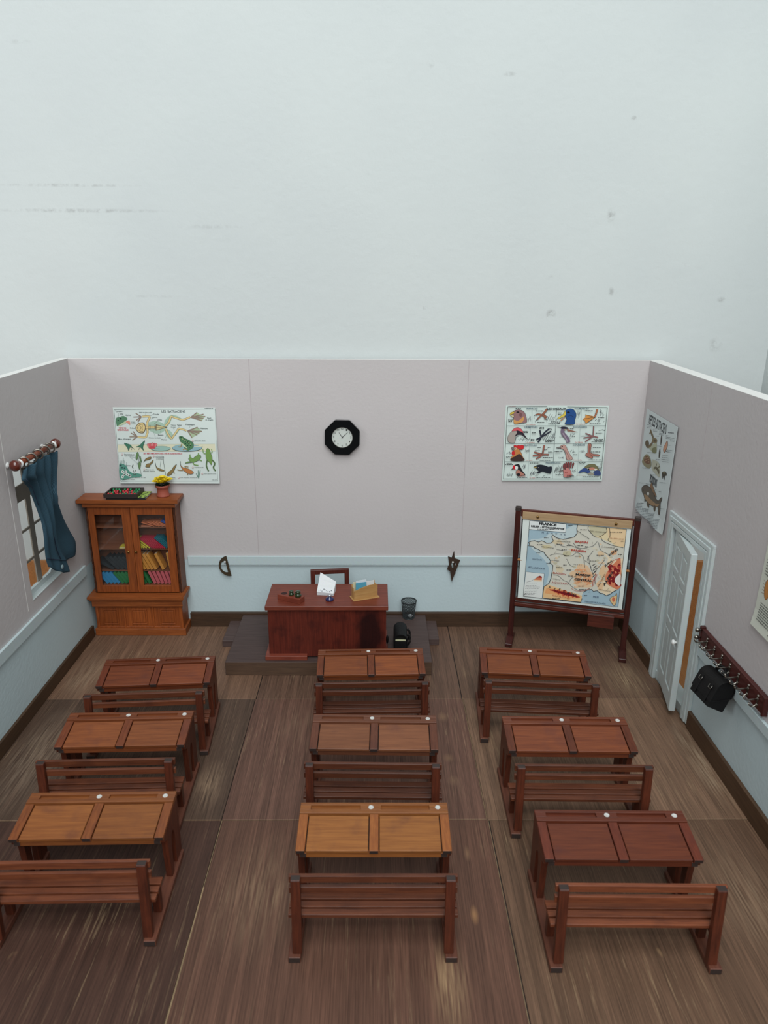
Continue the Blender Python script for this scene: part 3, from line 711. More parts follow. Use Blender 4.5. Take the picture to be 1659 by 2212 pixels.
# ------------------------------------------------------------------ teacher's desk, chair and what stands there
MAHO = wood('dark_red_mahogany_panel', (112,46,33), (76,29,22), 'z', .4, stain=.75, stain_col=(34,16,18))
MAHOX = wood('dark_red_mahogany_top', (136,68,50), (98,44,33), 'x', .38, stain=.4, stain_col=(76,36,32))
td = thing('teacher_desk', 'dark red wooden teacher desk on the platform', 'desk', (-.57, 8.08, PZ))
def bx(x0,x1,y0,y1,z0,z1): return (x0+.57,x1+.57,y0-8.08,y1-8.08,z0-PZ,z1-PZ)
MB().box(*bx(-1.288,.144,7.765,8.41,.812,.866)).build('desk_top', MAHOX, td, bevel=.005)
FRP = MAHO.copy(); FRP.name = 'dark_red_panel_with_black_stain'; nt = FRP.node_tree; L_ = nt.links.new
src = nt.nodes['Principled BSDF'].inputs['Base Color'].links[0].from_socket
tc = N(nt,'ShaderNodeTexCoord'); sb = N(nt,'ShaderNodeVectorMath',operation='SUBTRACT'); L_(tc.outputs['Object'],sb.inputs[0]); sb.inputs[1].default_value = (.50,0,.30)
ml = N(nt,'ShaderNodeVectorMath',operation='MULTIPLY'); L_(sb.outputs[0],ml.inputs[0]); ml.inputs[1].default_value = (6.5,0,2.9)
ns = N(nt,'ShaderNodeTexNoise'); ns.inputs['Scale'].default_value = 5; L_(tc.outputs['Object'],ns.inputs['Vector'])
ln = N(nt,'ShaderNodeVectorMath',operation='LENGTH'); L_(ml.outputs[0],ln.inputs[0]); ad = N(nt,'ShaderNodeMath',operation='ADD'); L_(ln.outputs['Value'],ad.inputs[0]); L_(ns.outputs['Fac'],ad.inputs[1])
mr = N(nt,'ShaderNodeMapRange'); mr.inputs[1].default_value = 1.75; mr.inputs[2].default_value = 1.2; mr.inputs[4].default_value = .85; L_(ad.outputs[0],mr.inputs[0])
mx = N(nt,'ShaderNodeMixRGB'); L_(mr.outputs[0],mx.inputs[0]); L_(src,mx.inputs[1]); mx.inputs[2].default_value = lin((24,10,12)); L_(mx.outputs[0],nt.nodes['Principled BSDF'].inputs['Base Color'])
b = MB(); b.box(*bx(-1.262,.120,7.80,7.83,PZ+.02,.812)); b.build('front_panel', FRP, td)
for x0,x1 in ((-1.262,-.80),(-.34,.120)):
    MB().box(*bx(x0,x1,7.83,8.37,PZ+.02,.812)).build('pedestal', MAHO, td, bevel=.003)
for x0,x1 in ((-1.305,-.81),(-.33,.145)):
    MB().box(*bx(x0,x1,7.735,8.40,PZ,PZ+.058)).build('plinth', MAHOX, td, bevel=.004)
b = MB()
for x,y in ((.1225,8.02),): b.lathe([(0,0),(.018,.004),(.03,.014),(.018,.03),(0,.034)],16,M=Matrix.Translation((x+.57,y-8.08,.13)) @ Matrix.Rotation(PI/2,4,'Y') @ Matrix.Diagonal((2.2,.8,1,1)))
b.build('handle', BLACK_LEATHER, td)
CHW = wood('dark_red_chair_wood', (98,46,36), (70,30,25), 'z', .4, stain=.3)
ch = thing('teacher_chair', 'dark red wooden chair behind the teacher desk, open back showing', 'chair', (-.585, 8.40+.235, PZ), .12)
CW = .43
for s in (-1,1):
    MB().box(s*CW/2-.028,s*CW/2+.028,-.026,.026,0,.79).build('back_post', CHW, ch, bevel=.004)
    MB().box(s*CW/2-.026,s*CW/2+.026,-.20,-.152,0,.42).build('front_leg', CHW, ch, bevel=.004)
MB().box(-CW/2-.028,CW/2+.028,-.0255,.0255,.735,.792).build('top_rail', CHW, ch, bevel=.004)
MB().box(-CW/2-.02,CW/2+.02,-.022,.022,.50,.545).build('lower_rail', CHW, ch, bevel=.003)
MB().box(-CW/2-.03,CW/2+.03,-.205,.02,.42,.45).build('seat', CHW, ch, bevel=.006)
TZ = .866
# pen block with two bottles
pb = thing('pen_block', 'dark red wooden inkstand block with one empty hole, left on the teacher desk', 'inkstand', (-1.0, 7.935, TZ), -.475)
b = MB(); b.box(-.155,.155,-.055,.055,0,.066)
b.build('block', MAHOX, pb, bevel=.003)
MB().lathe([(0,0),(.036,0),(.036,.0012),(.030,.0016),(0,.0016)],20,c=(-.095,.005,.066)).build('hole', plain('painted_hole_shade', (50,22,20), .8), pb)  # flat dark disc on the block, painted as the shade of an empty hole
GREEN_GL = plain('dark_green_bottle_glass', (40,58,32), .12, coat=.5)
for (x,lab,s) in ((0.005,'small dark green ink bottle in the middle of the inkstand block',.92),(.098,'larger dark green ink bottle at the right end of the inkstand block',1.15)):
    c_, s_ = math.cos(-.475), math.sin(-.475)
    o = thing('ink_bottle', lab, 'ink bottle', (-1.0+x*c_-.004*s_, 7.935+x*s_+.004*c_, TZ+.0665), group='green ink bottles in the inkstand')
    MB().lathe([(0,0),(.030*s,0),(.036*s,.012*s),(.034*s,.024*s),(.020*s,.034*s),(.020*s,.042*s)],20).build('bottle', GREEN_GL, o)
    MB().lathe([(.020*s,.040*s),(.028*s,.042*s),(.029*s,.054*s),(.020*s,.062*s),(0,.064*s)],20).build('stopper', GREEN_GL, o)
o = thing('ink_bottle', 'round navy blue ink bottle with a silver cap at the centre of the teacher desk', 'ink bottle', (-.545, 7.935, TZ))
MB().lathe([(0,0),(.044,0),(.05,.008),(.05,.018),(.040,.032),(.018,.046),(.017,.056)],24).build('bottle', plain('navy_glaze', (34,38,86), .2, coat=.4), o)
MB().lathe([(.017,.052),(.023,.054),(.023,.072),(.014,.076),(.012,.070),(0,.070)],20).build('cap', plain('silver_cap', (200,200,205), .25, .6), o)
# open thick notebook standing as a wedge
PAPER = plain('white_paper', (226,229,231), .7)
nb = thing('notebook', 'thick white open notebook with curled pages on the teacher desk', 'notebook', (-.595, 8.15, TZ), -.12)
pl_ = [(-.085,0),(-.088,.048),(-.02,.095),(.07,.150),(.15,.195),(.15,.187),(.11,.0)]
pr_ = [(-.085,0),(-.088,.032),(-.02,.062),(.05,.088),(.10,.105),(.10,.098),(.09,.0)]
b = MB(); n_ = len(pl_)
tr_ = [tuple(t_) for t_ in tessellate_polygon([[Vector((p[0],p[1],0)) for p in pl_]])]
b.add([(-.10,p[0],p[1]) for p in pl_]+[(.10,p[0],p[1]) for p in pr_], tr_+[tuple(i+n_ for i in t_) for t_ in tr_]+[(i,(i+1)%n_,(i+1)%n_+n_,i+n_) for i in range(n_)])
b.build('pages', PAPER, nb)
b = MB()
for i in range(5): b.add([(-.101,-.0885,.004+.0085*i),(.101,-.0885,.003+.0056*i),(.101,-.0885,.0042+.0056*i),(-.101,-.0885,.0055+.0085*i)],[(0,1,2,3)])
b.build('page_edges', plain('grey_page_edges', (168,172,178), .8), nb)
b = MB(); rnd = random.Random(4)
for i in range(9):
    x = -.08+.018*i; t_ = (x+.1)/.2; f = rnd.uniform(.05,.5); z0 = (.048+(.032-.048)*t_)+f*(.047+(.030-.047)*t_)+.0015; y0 = -.088+.068*f
    b.box(x,x+rnd.uniform(.003,.012),y0,y0+.010,z0,z0+.008)
b.build('writing', plain('grey_ink', (130,134,140), .8), nb)
# letter rack
PALEW = wood('pale_varnished_wood', (198,156,100), (174,130,78), 'x', .4, stain=.1)
lr = thing('letter_rack', 'pale wooden letter rack at the right end of the teacher desk', 'letter rack', (-.135, 8.02, TZ), .36)
MB().box(-.165,.165,-.075,.075,0,.010).build('base', PALEW, lr, bevel=.002)
pf = [(-.145,.01),(.145,.01),(.145,.165),(.135,.172),(.04,.168),(-.05,.15),(-.12,.125),(-.145,.12)]
MB().prism(pf,-.052,-.042,'xz').build('front_board', PALEW, lr)
MB().prism([(-.145,.01),(.145,.01),(.145,.18),(-.145,.17)],.042,.052,'xz').build('back_board', PALEW, lr)
MB().prism([(-.045,.01),(.045,.01),(.03,.15),(-.03,.15)],-.149,-.143,'yz').build('end_board', PALEW, lr)
MB().prism([(-.045,.01),(.045,.01),(.03,.15),(-.03,.15)],.140,.146,'yz').build('end_board', PALEW, lr)
def letter(name, lab, c, x0, x1, y, z1, rz=0.0):
    cc, ss = math.cos(.36), math.sin(.36); xm = (x0+x1)/2
    o = MB().box((x0-x1)/2,(x1-x0)/2,-.003,.003,0,z1-.012).build(name, plain('letter_paper', c, .7)); o.location = (-.135+xm*cc-y*ss, 8.02+xm*ss+y*cc, TZ+.0125); o.rotation_euler = (.0,rz,.36)
    tag(o, lab, 'letter', 'letters in the rack'); return o
letter('blue_letter','bright blue letter sticking up at the front of the letter rack',(84,160,186),-.115,.015,-.022,.205)
letter('white_letter','white letter close behind the blue one in the letter rack',(218,224,228),-.105,.02,.004,.222)
letter('white_letter','white letter standing at the right side of the letter rack',(224,226,226),.02,.13,.016,.192,-.03)
letter('cream_letter','cream letter at the left end of the letter rack behind the blue one',(212,206,176),-.135,-.02,.030,.200)

# waste basket
WIRE = plain('dark_grey_wire', (64,70,72), .45, .4)
wbk = thing('waste_basket', 'dark grey wire mesh waste basket at the back of the platform', 'basket', (.436, 8.868, PZ))
b = MB()
def rr(z): return .073+.026*(z/.245)
for i in range(26):
    for s in (1,-1):
        b.tube([(rr(z)*math.cos(2*PI*i/26+s*z*6.2), rr(z)*math.sin(2*PI*i/26+s*z*6.2), z) for z in [.245*k/12 for k in range(13)]], .0026, 5, caps=False)
b.build('mesh', WIRE, wbk)
MB().lathe([(.099,.232),(.103,.234),(.104,.25),(.099,.25),(.0965,.236),(.099,.232)],32).build('rim', WIRE, wbk)
MB().lathe([(0,0),(.076,0),(.079,.012),(.074,.012),(.072,.004),(0,.004)],32).build('bottom', WIRE, wbk)
MB().sphere((.02,-.02,.035),.03,n=10,sc=(1.1,.9,.8)).build('scrap_paper', PAPER, wbk)['label'] = 'white crumpled paper scrap'

# black satchel standing on the platform
def satchel(name, label, parts_M=None, L=.33, Wd=.162, Hh=.245):
    """local: x thickness, y length, z up"""
    t = thing(name, label, 'satchel')
    r = Wd/2
    prof = [(-r,0),(r,0),(r,Hh-r)] + [(r*math.cos(a), Hh-r+r*math.sin(a)) for a in [PI*i/12 for i in range(1,12)]] + [(-r,Hh-r)]
    return t, prof
st = thing('satchel', 'black leather satchel standing beside the teacher desk on the platform', 'satchel', (.297, 7.905, PZ), -.02)
r = .079; Hh = .25
arc = [(r*math.cos(a), Hh-r+r*math.sin(a)) for a in [PI*i/14 for i in range(15)]]
b = MB(); b.prism([(-r,0),(r,0)]+arc, .03, .325, 'xz'); b.build('body', BLACK_LEATHER, st, bevel=.006)
ro, ri = r+.004, r-.008
outer = [(-ro,0)]+[(-ro,Hh-r)]+[(ro*math.cos(a), Hh-r+ro*math.sin(a)) for a in [PI-PI*i/14 for i in range(1,14)]]+[(ro,Hh-r),(ro,0)]
inner = [(-ri,.012)]+[(-ri,Hh-r)]+[(ri*math.cos(a), Hh-r+ri*math.sin(a)) for a in [PI-PI*i/14 for i in range(1,14)]]+[(ri,Hh-r),(ri,.012)]
b = MB(); b.ring(outer, inner, 0, .334, 'xz'); b.build('flap', BLACK_LEATHER, st)
MB().box(-r+.01,r-.01,.006,.03,.01,.165).build('front_pocket', BLACK_LEATHER, st, bevel=.003)
MB().box(-r+.018,r-.018,.004,.03,.165,.173).build('book_edge', plain('cream_page_edge', (196,196,160), .7), st)
for y in (.10,.24):
    b = MB(); b.tube([(ro,y,.19),(ro+.016,y,.20),(ro+.030,y,.17),(ro+.032,y,.11),(ro+.016,y,.07),(ro,y,.06)], .014, 8); b.build('strap', BLACK_LEATHER, st)
    MB().tube([(ro+.034,y+.02*math.cos(a),.12+.02*math.sin(a)) for a in [2*PI*i/12 for i in range(12)]], .0035, 6, closed=True).build('buckle', DARKEND_RECESS, st)

# ------------------------------------------------------------------ bookcase
CAB = wood('orange_brown_bookcase_wood', (156,82,36), (112,54,24), 'z', .42, stain=.35, stain_col=(92,46,28))
CABX = wood('orange_brown_bookcase_trim', (162,90,44), (118,60,28), 'x', .42, stain=.3, stain_col=(96,50,30))
CABIN = wood('bookcase_inside_wood', (128,78,52), (104,60,42), 'x', .55, stain=.1)
CABD = wood('dark_carved_cord', (88,50,32), (48,28,20), 'z', .5, stain=.4, stain_col=(36,22,18))
cb = thing('bookcase', 'orange-brown wooden bookcase with two glazed doors in the corner by the window', 'bookcase', (-3.07, 8.85, 0))
def cx(b, x0,x1,y0,y1,z0,z1, mi=0): return b.box(x0+3.07,x1+3.07,y0-8.85,y1-8.85,z0,z1,mi)
YB = 8.985
cx(MB(),-3.662,-2.485,8.688,YB,0,.100).build('plinth', CABX, cb, bevel=.004)
b = MB(); cx(b,-3.635,-2.512,8.715,YB,.10,.43)
for x0,x1 in ((-3.635,-3.60),(-3.275,-3.255),(-2.905,-2.885),(-2.56,-2.512)): cx(b,x0,x1,8.704,8.72,.10,.43)
cx(b,-3.635,-2.512,8.7045,8.72,.395,.43); cx(b,-3.635,-2.512,8.7045,8.72,.10,.125)
b.build('lower_case', CAB, cb, bevel=.003)
for xc in (-3.445,-3.075,-2.705):
    b = MB(); cx(b,xc-.15,xc+.15,8.710,8.716,.128,.393)
    p = MB(); x0,x1,z0,z1 = xc-.10+3.07, xc+.10+3.07, .158,.372
    b.ring([(x0,z0),(x1,z0),(x1,z1),(x0,z1)],[(x0+.014,z0+.014),(x1-.014,z0+.014),(x1-.014,z1-.014),(x0+.014,z1-.014)],8.701-8.85,8.712-8.85,'xz')
    cx(b,xc-.074,xc+.074,8.703,8.712,.184,.346)
    b.build('lower_panel', CAB, cb, bevel=.002)
cx(MB(),-3.655,-2.492,8.665,YB,.43,.515).build('frieze', CABX, cb, bevel=.003)
cx(MB(),-3.694,-2.462,8.622,YB,.540,.582).build('waist_slab', CABX, cb, bevel=.008, seg=2)
cx(MB(),-3.675,-2.478,8.643,YB,.515,.540).build('waist_moulding', CABX, cb, bevel=.004)
b = MB(); cx(b,-3.625,-3.598,8.775,YB,.582,1.76); cx(b,-2.537,-2.505,8.765,YB,.582,1.76); cx(b,-3.610,-2.520,8.962,YB-.002,.584,1.758); cx(b,-3.605,-2.53,8.78,8.97,.583,.692); cx(b,-3.605,-2.53,8.776,8.97,1.72,1.759)
b.build('upper_case', CABIN, cb)
cx(MB(),-3.640,-2.492,8.715,YB,1.755,1.818).build('cornice', CABX, cb, bevel=.004)
cx(MB(),-3.694,-2.445,8.672,YB,1.818,1.864).build('top_slab', CABX, cb, bevel=.006, seg=2)
for z in (.872,1.168,1.462):
    cx(MB(),-3.597,-2.538,8.795,8.961,z,z+.014).build('shelf', CABIN, cb)
for x in (-3.612,-2.522):
    b = MB(); n = 60
    b.tube([(x+3.07+.002*math.cos(k*1.3), 8.764-8.85+.002*math.sin(k*1.3), .588+1.162*k/n) for k in range(n+1)], [.0125 if k%2 else .0105 for k in range(n+1)], 8)
    b.build('cord_moulding', CABD, cb)
for (x0,x1,g0,g1,kx) in ((-3.592,-3.068,-3.515,-3.175,-3.133),(-3.064,-2.540,-2.982,-2.637,-3.034)):
    b = MB(); cx(b,x0,g0,8.742,8.765,.600,1.750); cx(b,g1,x1,8.742,8.765,.600,1.750); cx(b,g0,g1,8.7425,8.7645,.600,.693); cx(b,g0,g1,8.7425,8.7645,1.653,1.750)
    d = b.build('door', CAB, cb, bevel=.002)
    cx(MB(),g0-.004,g1+.004,8.758,8.761,.689,1.657).build('glass_pane', GLASS, d)
    MB().lathe([(0,0),(.008,0),(.007,.012),(.014,.018),(.016,.026),(.010,.034),(0,.036)],16,M=Matrix.Translation((kx+3.07,8.742-8.85,1.164)) @ Matrix.Rotation(PI/2,4,'X')).build('door_knob', BRASS, d)

# books: each leans on its lower left edge
PAGES = plain('book_pages', (206,204,196), .8)
_bookm = {}
def book(x, z, th, hh, deg, col, label, group, dp=.13, y0=8.80):
    if col not in _bookm: _bookm[col] = plain('book_cover', col, .45)
    t = thing('book', label, 'book', (x, y0, z+.0005), group=group); t.rotation_euler = (0, -math.radians(deg), 0)
    c = .0035 if th > .02 else .002
    b = MB(); b.box(0,c,0,dp,0,hh); b.box(th-c,th,0,dp,0,hh); b.box(0,th,-.003,.002,0,hh); b.build('cover', _bookm[col], t)
    MB().box(c,th-c,.002,dp-.004,.004,hh-.004).build('page_block', PAGES, t)
ORD = ['first','second','third','fourth','fifth','sixth','seventh','eighth','ninth']
def row(xs, z, th, hh, degs, col, name, where, group, **kw):
    for i, x in enumerate(xs):
        d = degs[i] if isinstance(degs, (list,tuple)) else degs
        book(x, z, th, hh, d, col, f'{ORD[i]} leaning {name} book from the left, {where}', group, **kw)
BLK=(40,42,46); BLU=(44,128,176); GRN=(30,110,58); ORA=(206,140,62); PNK=(196,92,100); YEL=(206,186,56); RED=(176,40,62); TEA=(28,104,118); TOP=(196,110,72); NAV=(60,84,160)
row([-3.375,-3.318,-3.265,-3.212,-3.158,-3.104],.886,.037,.225,[60,42,42,42,42,42],BLK,'black','third cabinet shelf behind the left glass door','black books')
row([-3.475,-3.428,-3.381,-3.334],.692,.036,.185,36,BLU,'bright blue','bookcase bottom behind the left glass door','blue books on the bookcase bottom')
row([-3.280,-3.232,-3.184,-3.136,-3.088,-3.040,-2.99,-2.935],.692,.036,.185,[36,36,36,36,34,32,30,27],GRN,'green','along the bottom of the bookcase','green books on the bookcase bottom')
row([-2.872,-2.823,-2.775,-2.727,-2.679,-2.632],.692,.036,.18,[22,20,18,16,15,13],PNK,'pink','bookcase bottom behind the right glass door','pink books')
row([-2.985,-2.938,-2.892,-2.845,-2.748,-2.652],.886,.036,.235,[27,26,25,25,22,8],ORA,'orange','third cabinet shelf behind the right glass door','orange books on the third shelf')
row([-2.985,-2.955,-2.925,-2.885],1.182,.015,.19,[55,53,52,50],YEL,'thin yellow','second cabinet shelf','yellow books on the second shelf')
row([-2.852,-2.826,-2.800,-2.774,-2.748,-2.722,-2.696],1.182,.014,.20,49,RED,'thin dark red','second cabinet shelf','red books on the second shelf')
row([-2.668,-2.642,-2.616,-2.590],1.182,.014,.205,46,TEA,'thin teal','second cabinet shelf behind the right glass door','teal books on the second shelf')
row([-2.80,-2.735,-2.695,-2.655,-2.618],1.476,.012,.165,[72,70,69,68,67],TOP,'thin orange','top cabinet shelf','orange books on the top shelf')
row([-2.580,-2.556],1.476,.010,.15,[62,60],NAV,'thin blue','top cabinet shelf behind the right glass door','blue books on the top shelf')
def flatbook(x0,x1,y0,y1,z,th,col,label):
    t = thing('book', label, 'book', (x0,y0,z+.0005)); _bookm.setdefault(col, plain('book_cover', col, .45))
    b = MB(); b.box(0,x1-x0,0,y1-y0,0,.003); b.box(0,x1-x0,0,y1-y0,th-.003,th); b.build('cover', _bookm[col], t)
    MB().box(.003,x1-x0-.003,.002,y1-y0-.002,.003,th-.003).build('page_block', PAGES, t)
flatbook(-3.27,-3.10,8.80,8.93,1.182,.014,YEL,'yellow booklet lying alone on the second shelf behind the left glass door')
flatbook(-2.965,-2.845,8.80,8.93,1.476,.012,TOP,'thin orange book lying flat at the left on the top shelf')

# on the bookcase: marbled book, abacus, flowerpot
MARB, nt, bb = new_mat('green_marbled_cover')
tc = N(nt,'ShaderNodeTexCoord'); vo = N(nt,'ShaderNodeTexVoronoi'); vo.inputs['Scale'].default_value = 42
no_ = N(nt,'ShaderNodeTexNoise'); no_.inputs['Scale'].default_value = 30; nt.links.new(tc.outputs['Object'], no_.inputs['Vector'])
cr = N(nt,'ShaderNodeValToRGB'); cr.color_ramp.elements[0].position=.40; cr.color_ramp.elements[1].position=.5; cr.color_ramp.elements[0].color=lin((44,62,30)); cr.color_ramp.elements[1].color=lin((158,186,84))
nt.links.new(no_.outputs['Fac'], cr.inputs['Fac']); nt.links.new(cr.outputs[0], bb.inputs['Base Color'])
mbk = thing('marbled_book', 'large green marbled book lying on the bookcase under the abacus', 'book', (-3.325, 8.70, 1.8645))
b = MB(); b.box(0,.485,0,.275,0,.004); b.box(0,.485,0,.275,.022,.026,1); b.box(0,.485,-.002,.004,0,.026)
b.build('cover', [plain('black_cloth_spine', (30,32,32), .5), MARB], mbk, bevel=.001)
MB().box(.004,.482,.004,.272,.004,.022).build('page_block', PAGES, mbk)
ab = thing('abacus', 'dark framed tray abacus with red and green beads on top of the bookcase', 'abacus', (-3.345, 8.675, 1.8915), .0)
FR = plain('dark_brown_frame', (50,40,36), .5)
b = MB(); b.box(0,.41,0,.018,0,.05); b.box(0,.41,.282,.30,0,.05); b.box(0,.018,.018,.282,0,.05); b.box(.392,.41,.018,.282,0,.05); b.box(.018,.392,.018,.282,0,.008)
b.build('tray', FR, ab, bevel=.002)
BR_, BG_ = plain('red_bead', (188,40,52), .3), plain('green_bead', (24,120,70), .3)
for j, pat in enumerate(('RR.RRGG.RR','GGR..RR.GG','.RRGRR.RGG','GGG.GRG.GG')):
    y = .055+.062*j
    MB().tube([(.018,y,.028),(.392,y,.028)], .003, 6).build('wire', STEEL, ab)
    for i, c in enumerate(pat):
        if c == '.': continue
        MB().lathe([(.006,-.009),(.017,-.012),(.024,0),(.017,.012),(.006,.009)],12,M=Matrix.Translation((.046+.036*i,y,.030)) @ Matrix.Rotation(PI/2,4,'Y')).build('bead', BR_ if c=='R' else BG_, ab)
TERRA = plain('terracotta', (164,84,66), .6, bump=.1)
fp = thing('flowerpot', 'terracotta pot of yellow flowers at the right end of the bookcase top', 'potted plant', (-2.665, 8.86, 1.8645))
MB().lathe([(0,0),(.074,0),(.080,.006),(.078,.014),(.070,.04),(.068,.08),(.074,.11),(.088,.122),(.090,.146),(.080,.148),(.074,.125),(0,.120)],28).build('pot', TERRA, fp)
rnd = random.Random(11); b = MB()
for i in range(16):
    a = 2*PI*i/16+rnd.uniform(-.2,.2); l = rnd.uniform(.08,.105); tilt = rnd.uniform(-.15,.30)
    M_ = Matrix.Translation((0,0,.15)) @ Matrix.Rotation(a,4,'Z') @ Matrix.Rotation(-tilt,4,'Y')
    b.add([(.01,0,0),(.4*l,-.028,.006),(.75*l,-.03,.004),(l,0,-.012),(.75*l,.03,.004),(.4*l,.028,.006),(.5*l,0,-.006)],[(0,1,6),(1,2,6),(2,3,6),(3,4,6),(4,5,6),(5,0,6)],0,M=M_)
b.build('leaves', plain('dark_green_leaf', (30,48,34), .5), fp)
YF_ = plain('yellow_petals', (232,206,30), .55)
for (x,y,z,s) in ((-.055,-.03,.185,1.0),(.045,-.04,.195,1.1),(0,.02,.215,1.05),(.075,.01,.20,.9),(-.05,.03,.205,.9),(.01,-.05,.18,.95)):
    b = MB()
    for ring_, (n, rad, up) in enumerate(((8,.055,.15),(7,.042,.6),(5,.026,1.0),(4,.014,1.25))):
        for i in range(n):
            a = 2*PI*i/n + ring_*.4
            M_ = Matrix.Translation((x,y,z)) @ Matrix.Rotation(a,4,'Z') @ Matrix.Rotation(-up,4,'Y')
            r_ = rad*s
            b.add([(0,0,0),(.6*r_,-.45*r_,.1*r_),(1.1*r_,-.4*r_,.25*r_),(1.2*r_,0,.15*r_),(1.1*r_,.4*r_,.25*r_),(.6*r_,.45*r_,.1*r_)],[(0,1,2,3),(0,3,4,5)],0,M=M_)
    b.build('flower', YF_, fp)
# ------------------------------------------------------------------ map easel
EAS = wood('dark_red_easel_wood', (76,34,28), (50,22,20), 'z', .35, stain=.3, stain_col=(34,18,18))
EASX = wood('dark_red_easel_rail', (96,46,34), (62,28,22), 'x', .4, stain=.3, stain_col=(40,20,18))
SLATE = plain('blackboard_slate', (44,46,48), .6)
ez = thing('easel', 'dark red wooden blackboard easel in the right corner carrying the map', 'easel', (1.743, 8.551, 0), math.atan2(-.386, 1.337))
EW = 1.3916
for x in (0, EW):
    MB().box(x-.033,x+.033,-.027,.027,.055,1.828).build('post', EAS, ez, bevel=.006)
    MB().box(x-.036,x+.036,-.029,.029,1.78,1.834).build('post_cap', DARKEND_RECESS, ez, bevel=.008)
    b = MB(); b.prism([(-.19,0),(.19,0),(.19,.03),(.05,.085),(-.05,.085),(-.19,.05)], x-.043, x+.043, 'yz'); b.build('foot', EAS, ez, bevel=.005)
    s = 1 if x == 0 else -1
    MB().lathe([(0,-.03),(.016,-.03),(.016,.04),(0,.04)],14,M=Matrix.Translation((x+s*.042,-.01,1.145)) @ Matrix.Rotation(PI/2,4,'Y')).build('pivot_peg', ORANGE_PLY, ez)
MB().box(.050,EW-.050,-.010,.010,.60,1.80).build('blackboard', SLATE, ez)
MB().box(.036,EW-.036,-.018,.014,1.715,1.806).build('top_rail', EASX, ez, bevel=.004)
MB().box(.036,EW-.036,-.018,.014,.585,.630).build('bottom_rail', EASX, ez, bevel=.004)
b = MB(); b.box(.034,EW-.034,-.105,.02,.545,.562); b.box(.034,EW-.034,-.105,-.088,.545,.596); b.build('chalk_tray', EASX, ez, bevel=.003)
bxx = MB(); bxx.box(.935,1.24,-.175,-.107,.43,.585,0); bxx.box(.952,1.223,-.158,-.120,.584,.586,1)
bxx.build('chalk_box', [EASX, DARKEND_RECESS], ez, bevel=.003)
bpy.context.view_layer.update()
EM = ez.matrix_world.copy()

# map sheet -------------------------------------------------------------
K=(44,46,50); RD=(176,58,52); SEA=(160,186,198); LAND=(208,206,192)
A = Art([(160,232),(1455,330),(1350,1305),(98,1165)], 1.262, 1.060, (218,226,222))
A.P(SEA, [(240,250),(1398,340),(1305,1268),(165,1145)])
A.PS((190,206,208), [(800,300),(690,340),(640,380),(560,400),(480,400),(420,450),(330,470),(250,480),(250,560),(330,640),(400,700),(450,770),(470,850),(450,960),(420,1060),(520,1100),(800,900),(900,400)])
coast = [(808,298),(800,345),(805,395),(770,440),(705,455),(640,470),(590,462),(552,448),(515,418),(500,440),(522,490),(490,515),(440,518),(415,500),(380,488),(345,505),(300,488),(255,495),(225,512),(240,530),(226,548),(285,556),(300,575),(345,590),(372,612),(405,620),(440,668),(470,700),(490,725),(480,745),(518,780),(512,830),(495,930),(472,990),(432,1018),(412,1030),(396,1165),(855,1215),(868,1170),(866,1135),(885,1095),(930,1068),(985,1060),(1005,1085),(1050,1075),(1085,1105),(1120,1110),(1160,1135),(1205,1118),(1240,1090),(1290,1065),(1328,1040),(1398,342)]
A.P(LAND, coast)
A.P((222,206,166), [(940,308),(1396,342),(1372,560),(1270,545),(1200,500),(1120,470),(1030,440),(960,380)])
A.P((196,190,160), [(940,308),(1155,324),(1150,380),(1090,420),(1020,435),(960,380)])
A.P((230,202,160), [(1170,325),(1396,342),(1372,555),(1285,540),(1215,490),(1175,430)])
A.P((232,212,180), [(1110,600),(1180,690),(1140,860),(1100,960),(1050,1060),(1160,1130),(1290,1060),(1328,1035),(1362,690),(1240,720),(1200,680)])
rb = random.Random(9)
def blob(c,x,y,rx,ry):
    A.PS(c,[(x+rx*rb.uniform(.62,1.15)*math.cos(2*PI*i/13), y+ry*rb.uniform(.62,1.15)*math.sin(2*PI*i/13)) for i in range(13)])
for (x,y,rx,ry,c) in ((870,880,150,110,(222,190,154)),(890,900,110,80,(226,176,134)),(880,1000,130,60,(222,190,154)),(940,960,60,50,(222,160,118)),(860,850,60,40,(222,160,116)),(1250,620,40,40,(226,176,134)),(1130,860,60,90,(224,190,150)),(1090,1000,50,70,(226,190,150)),(600,830,60,40,(214,200,170)),(1090,640,50,30,(222,196,160)),(680,640,60,40,(196,190,158)),(560,500,60,30,(210,196,164)),(440,560,70,24,(206,196,160))): blob(c,x,y,rx,ry)
for _ in range(46):
    blob(rb.choice(((196,188,164),(214,208,188),(222,196,164),(190,184,158),(216,214,202))), rb.uniform(500,1290), rb.uniform(500,980), rb.uniform(10,34), rb.uniform(6,18))
for _ in range(30): blob(rb.choice(((222,170,128),(214,150,108),(226,190,154))), rb.uniform(780,980), rb.uniform(820,1040), rb.uniform(8,26), rb.uniform(6,16))
A.P((228,190,140), [(412,1030),(470,1010),(560,1040),(700,1090),(800,1110),(868,1140),(855,1215),(396,1165)])
A.P((226,164,110), [(440,1050),(560,1060),(700,1110),(820,1130),(840,1170),(700,1170),(560,1130),(420,1110)])
rn = random.Random(3)
def jag(c, x0,y0,x1,y1, w0, n):
    top=[]; bot=[]
    for i in range(n+1):
        t=i/n; x=x0+(x1-x0)*t; y=y0+(y1-y0)*t; k=w0*(.25+math.sin(PI*t))
        top.append((x+rn.uniform(-4,4),y-k*rn.uniform(.3,1))); bot.append((x+rn.uniform(-4,4),y+k*rn.uniform(.3,1)))
    A.P(c, top+bot[::-1])
jag((196,90,60), 480,1066,840,1156,34,26); jag((122,28,34), 500,1072,820,1152,22,30)
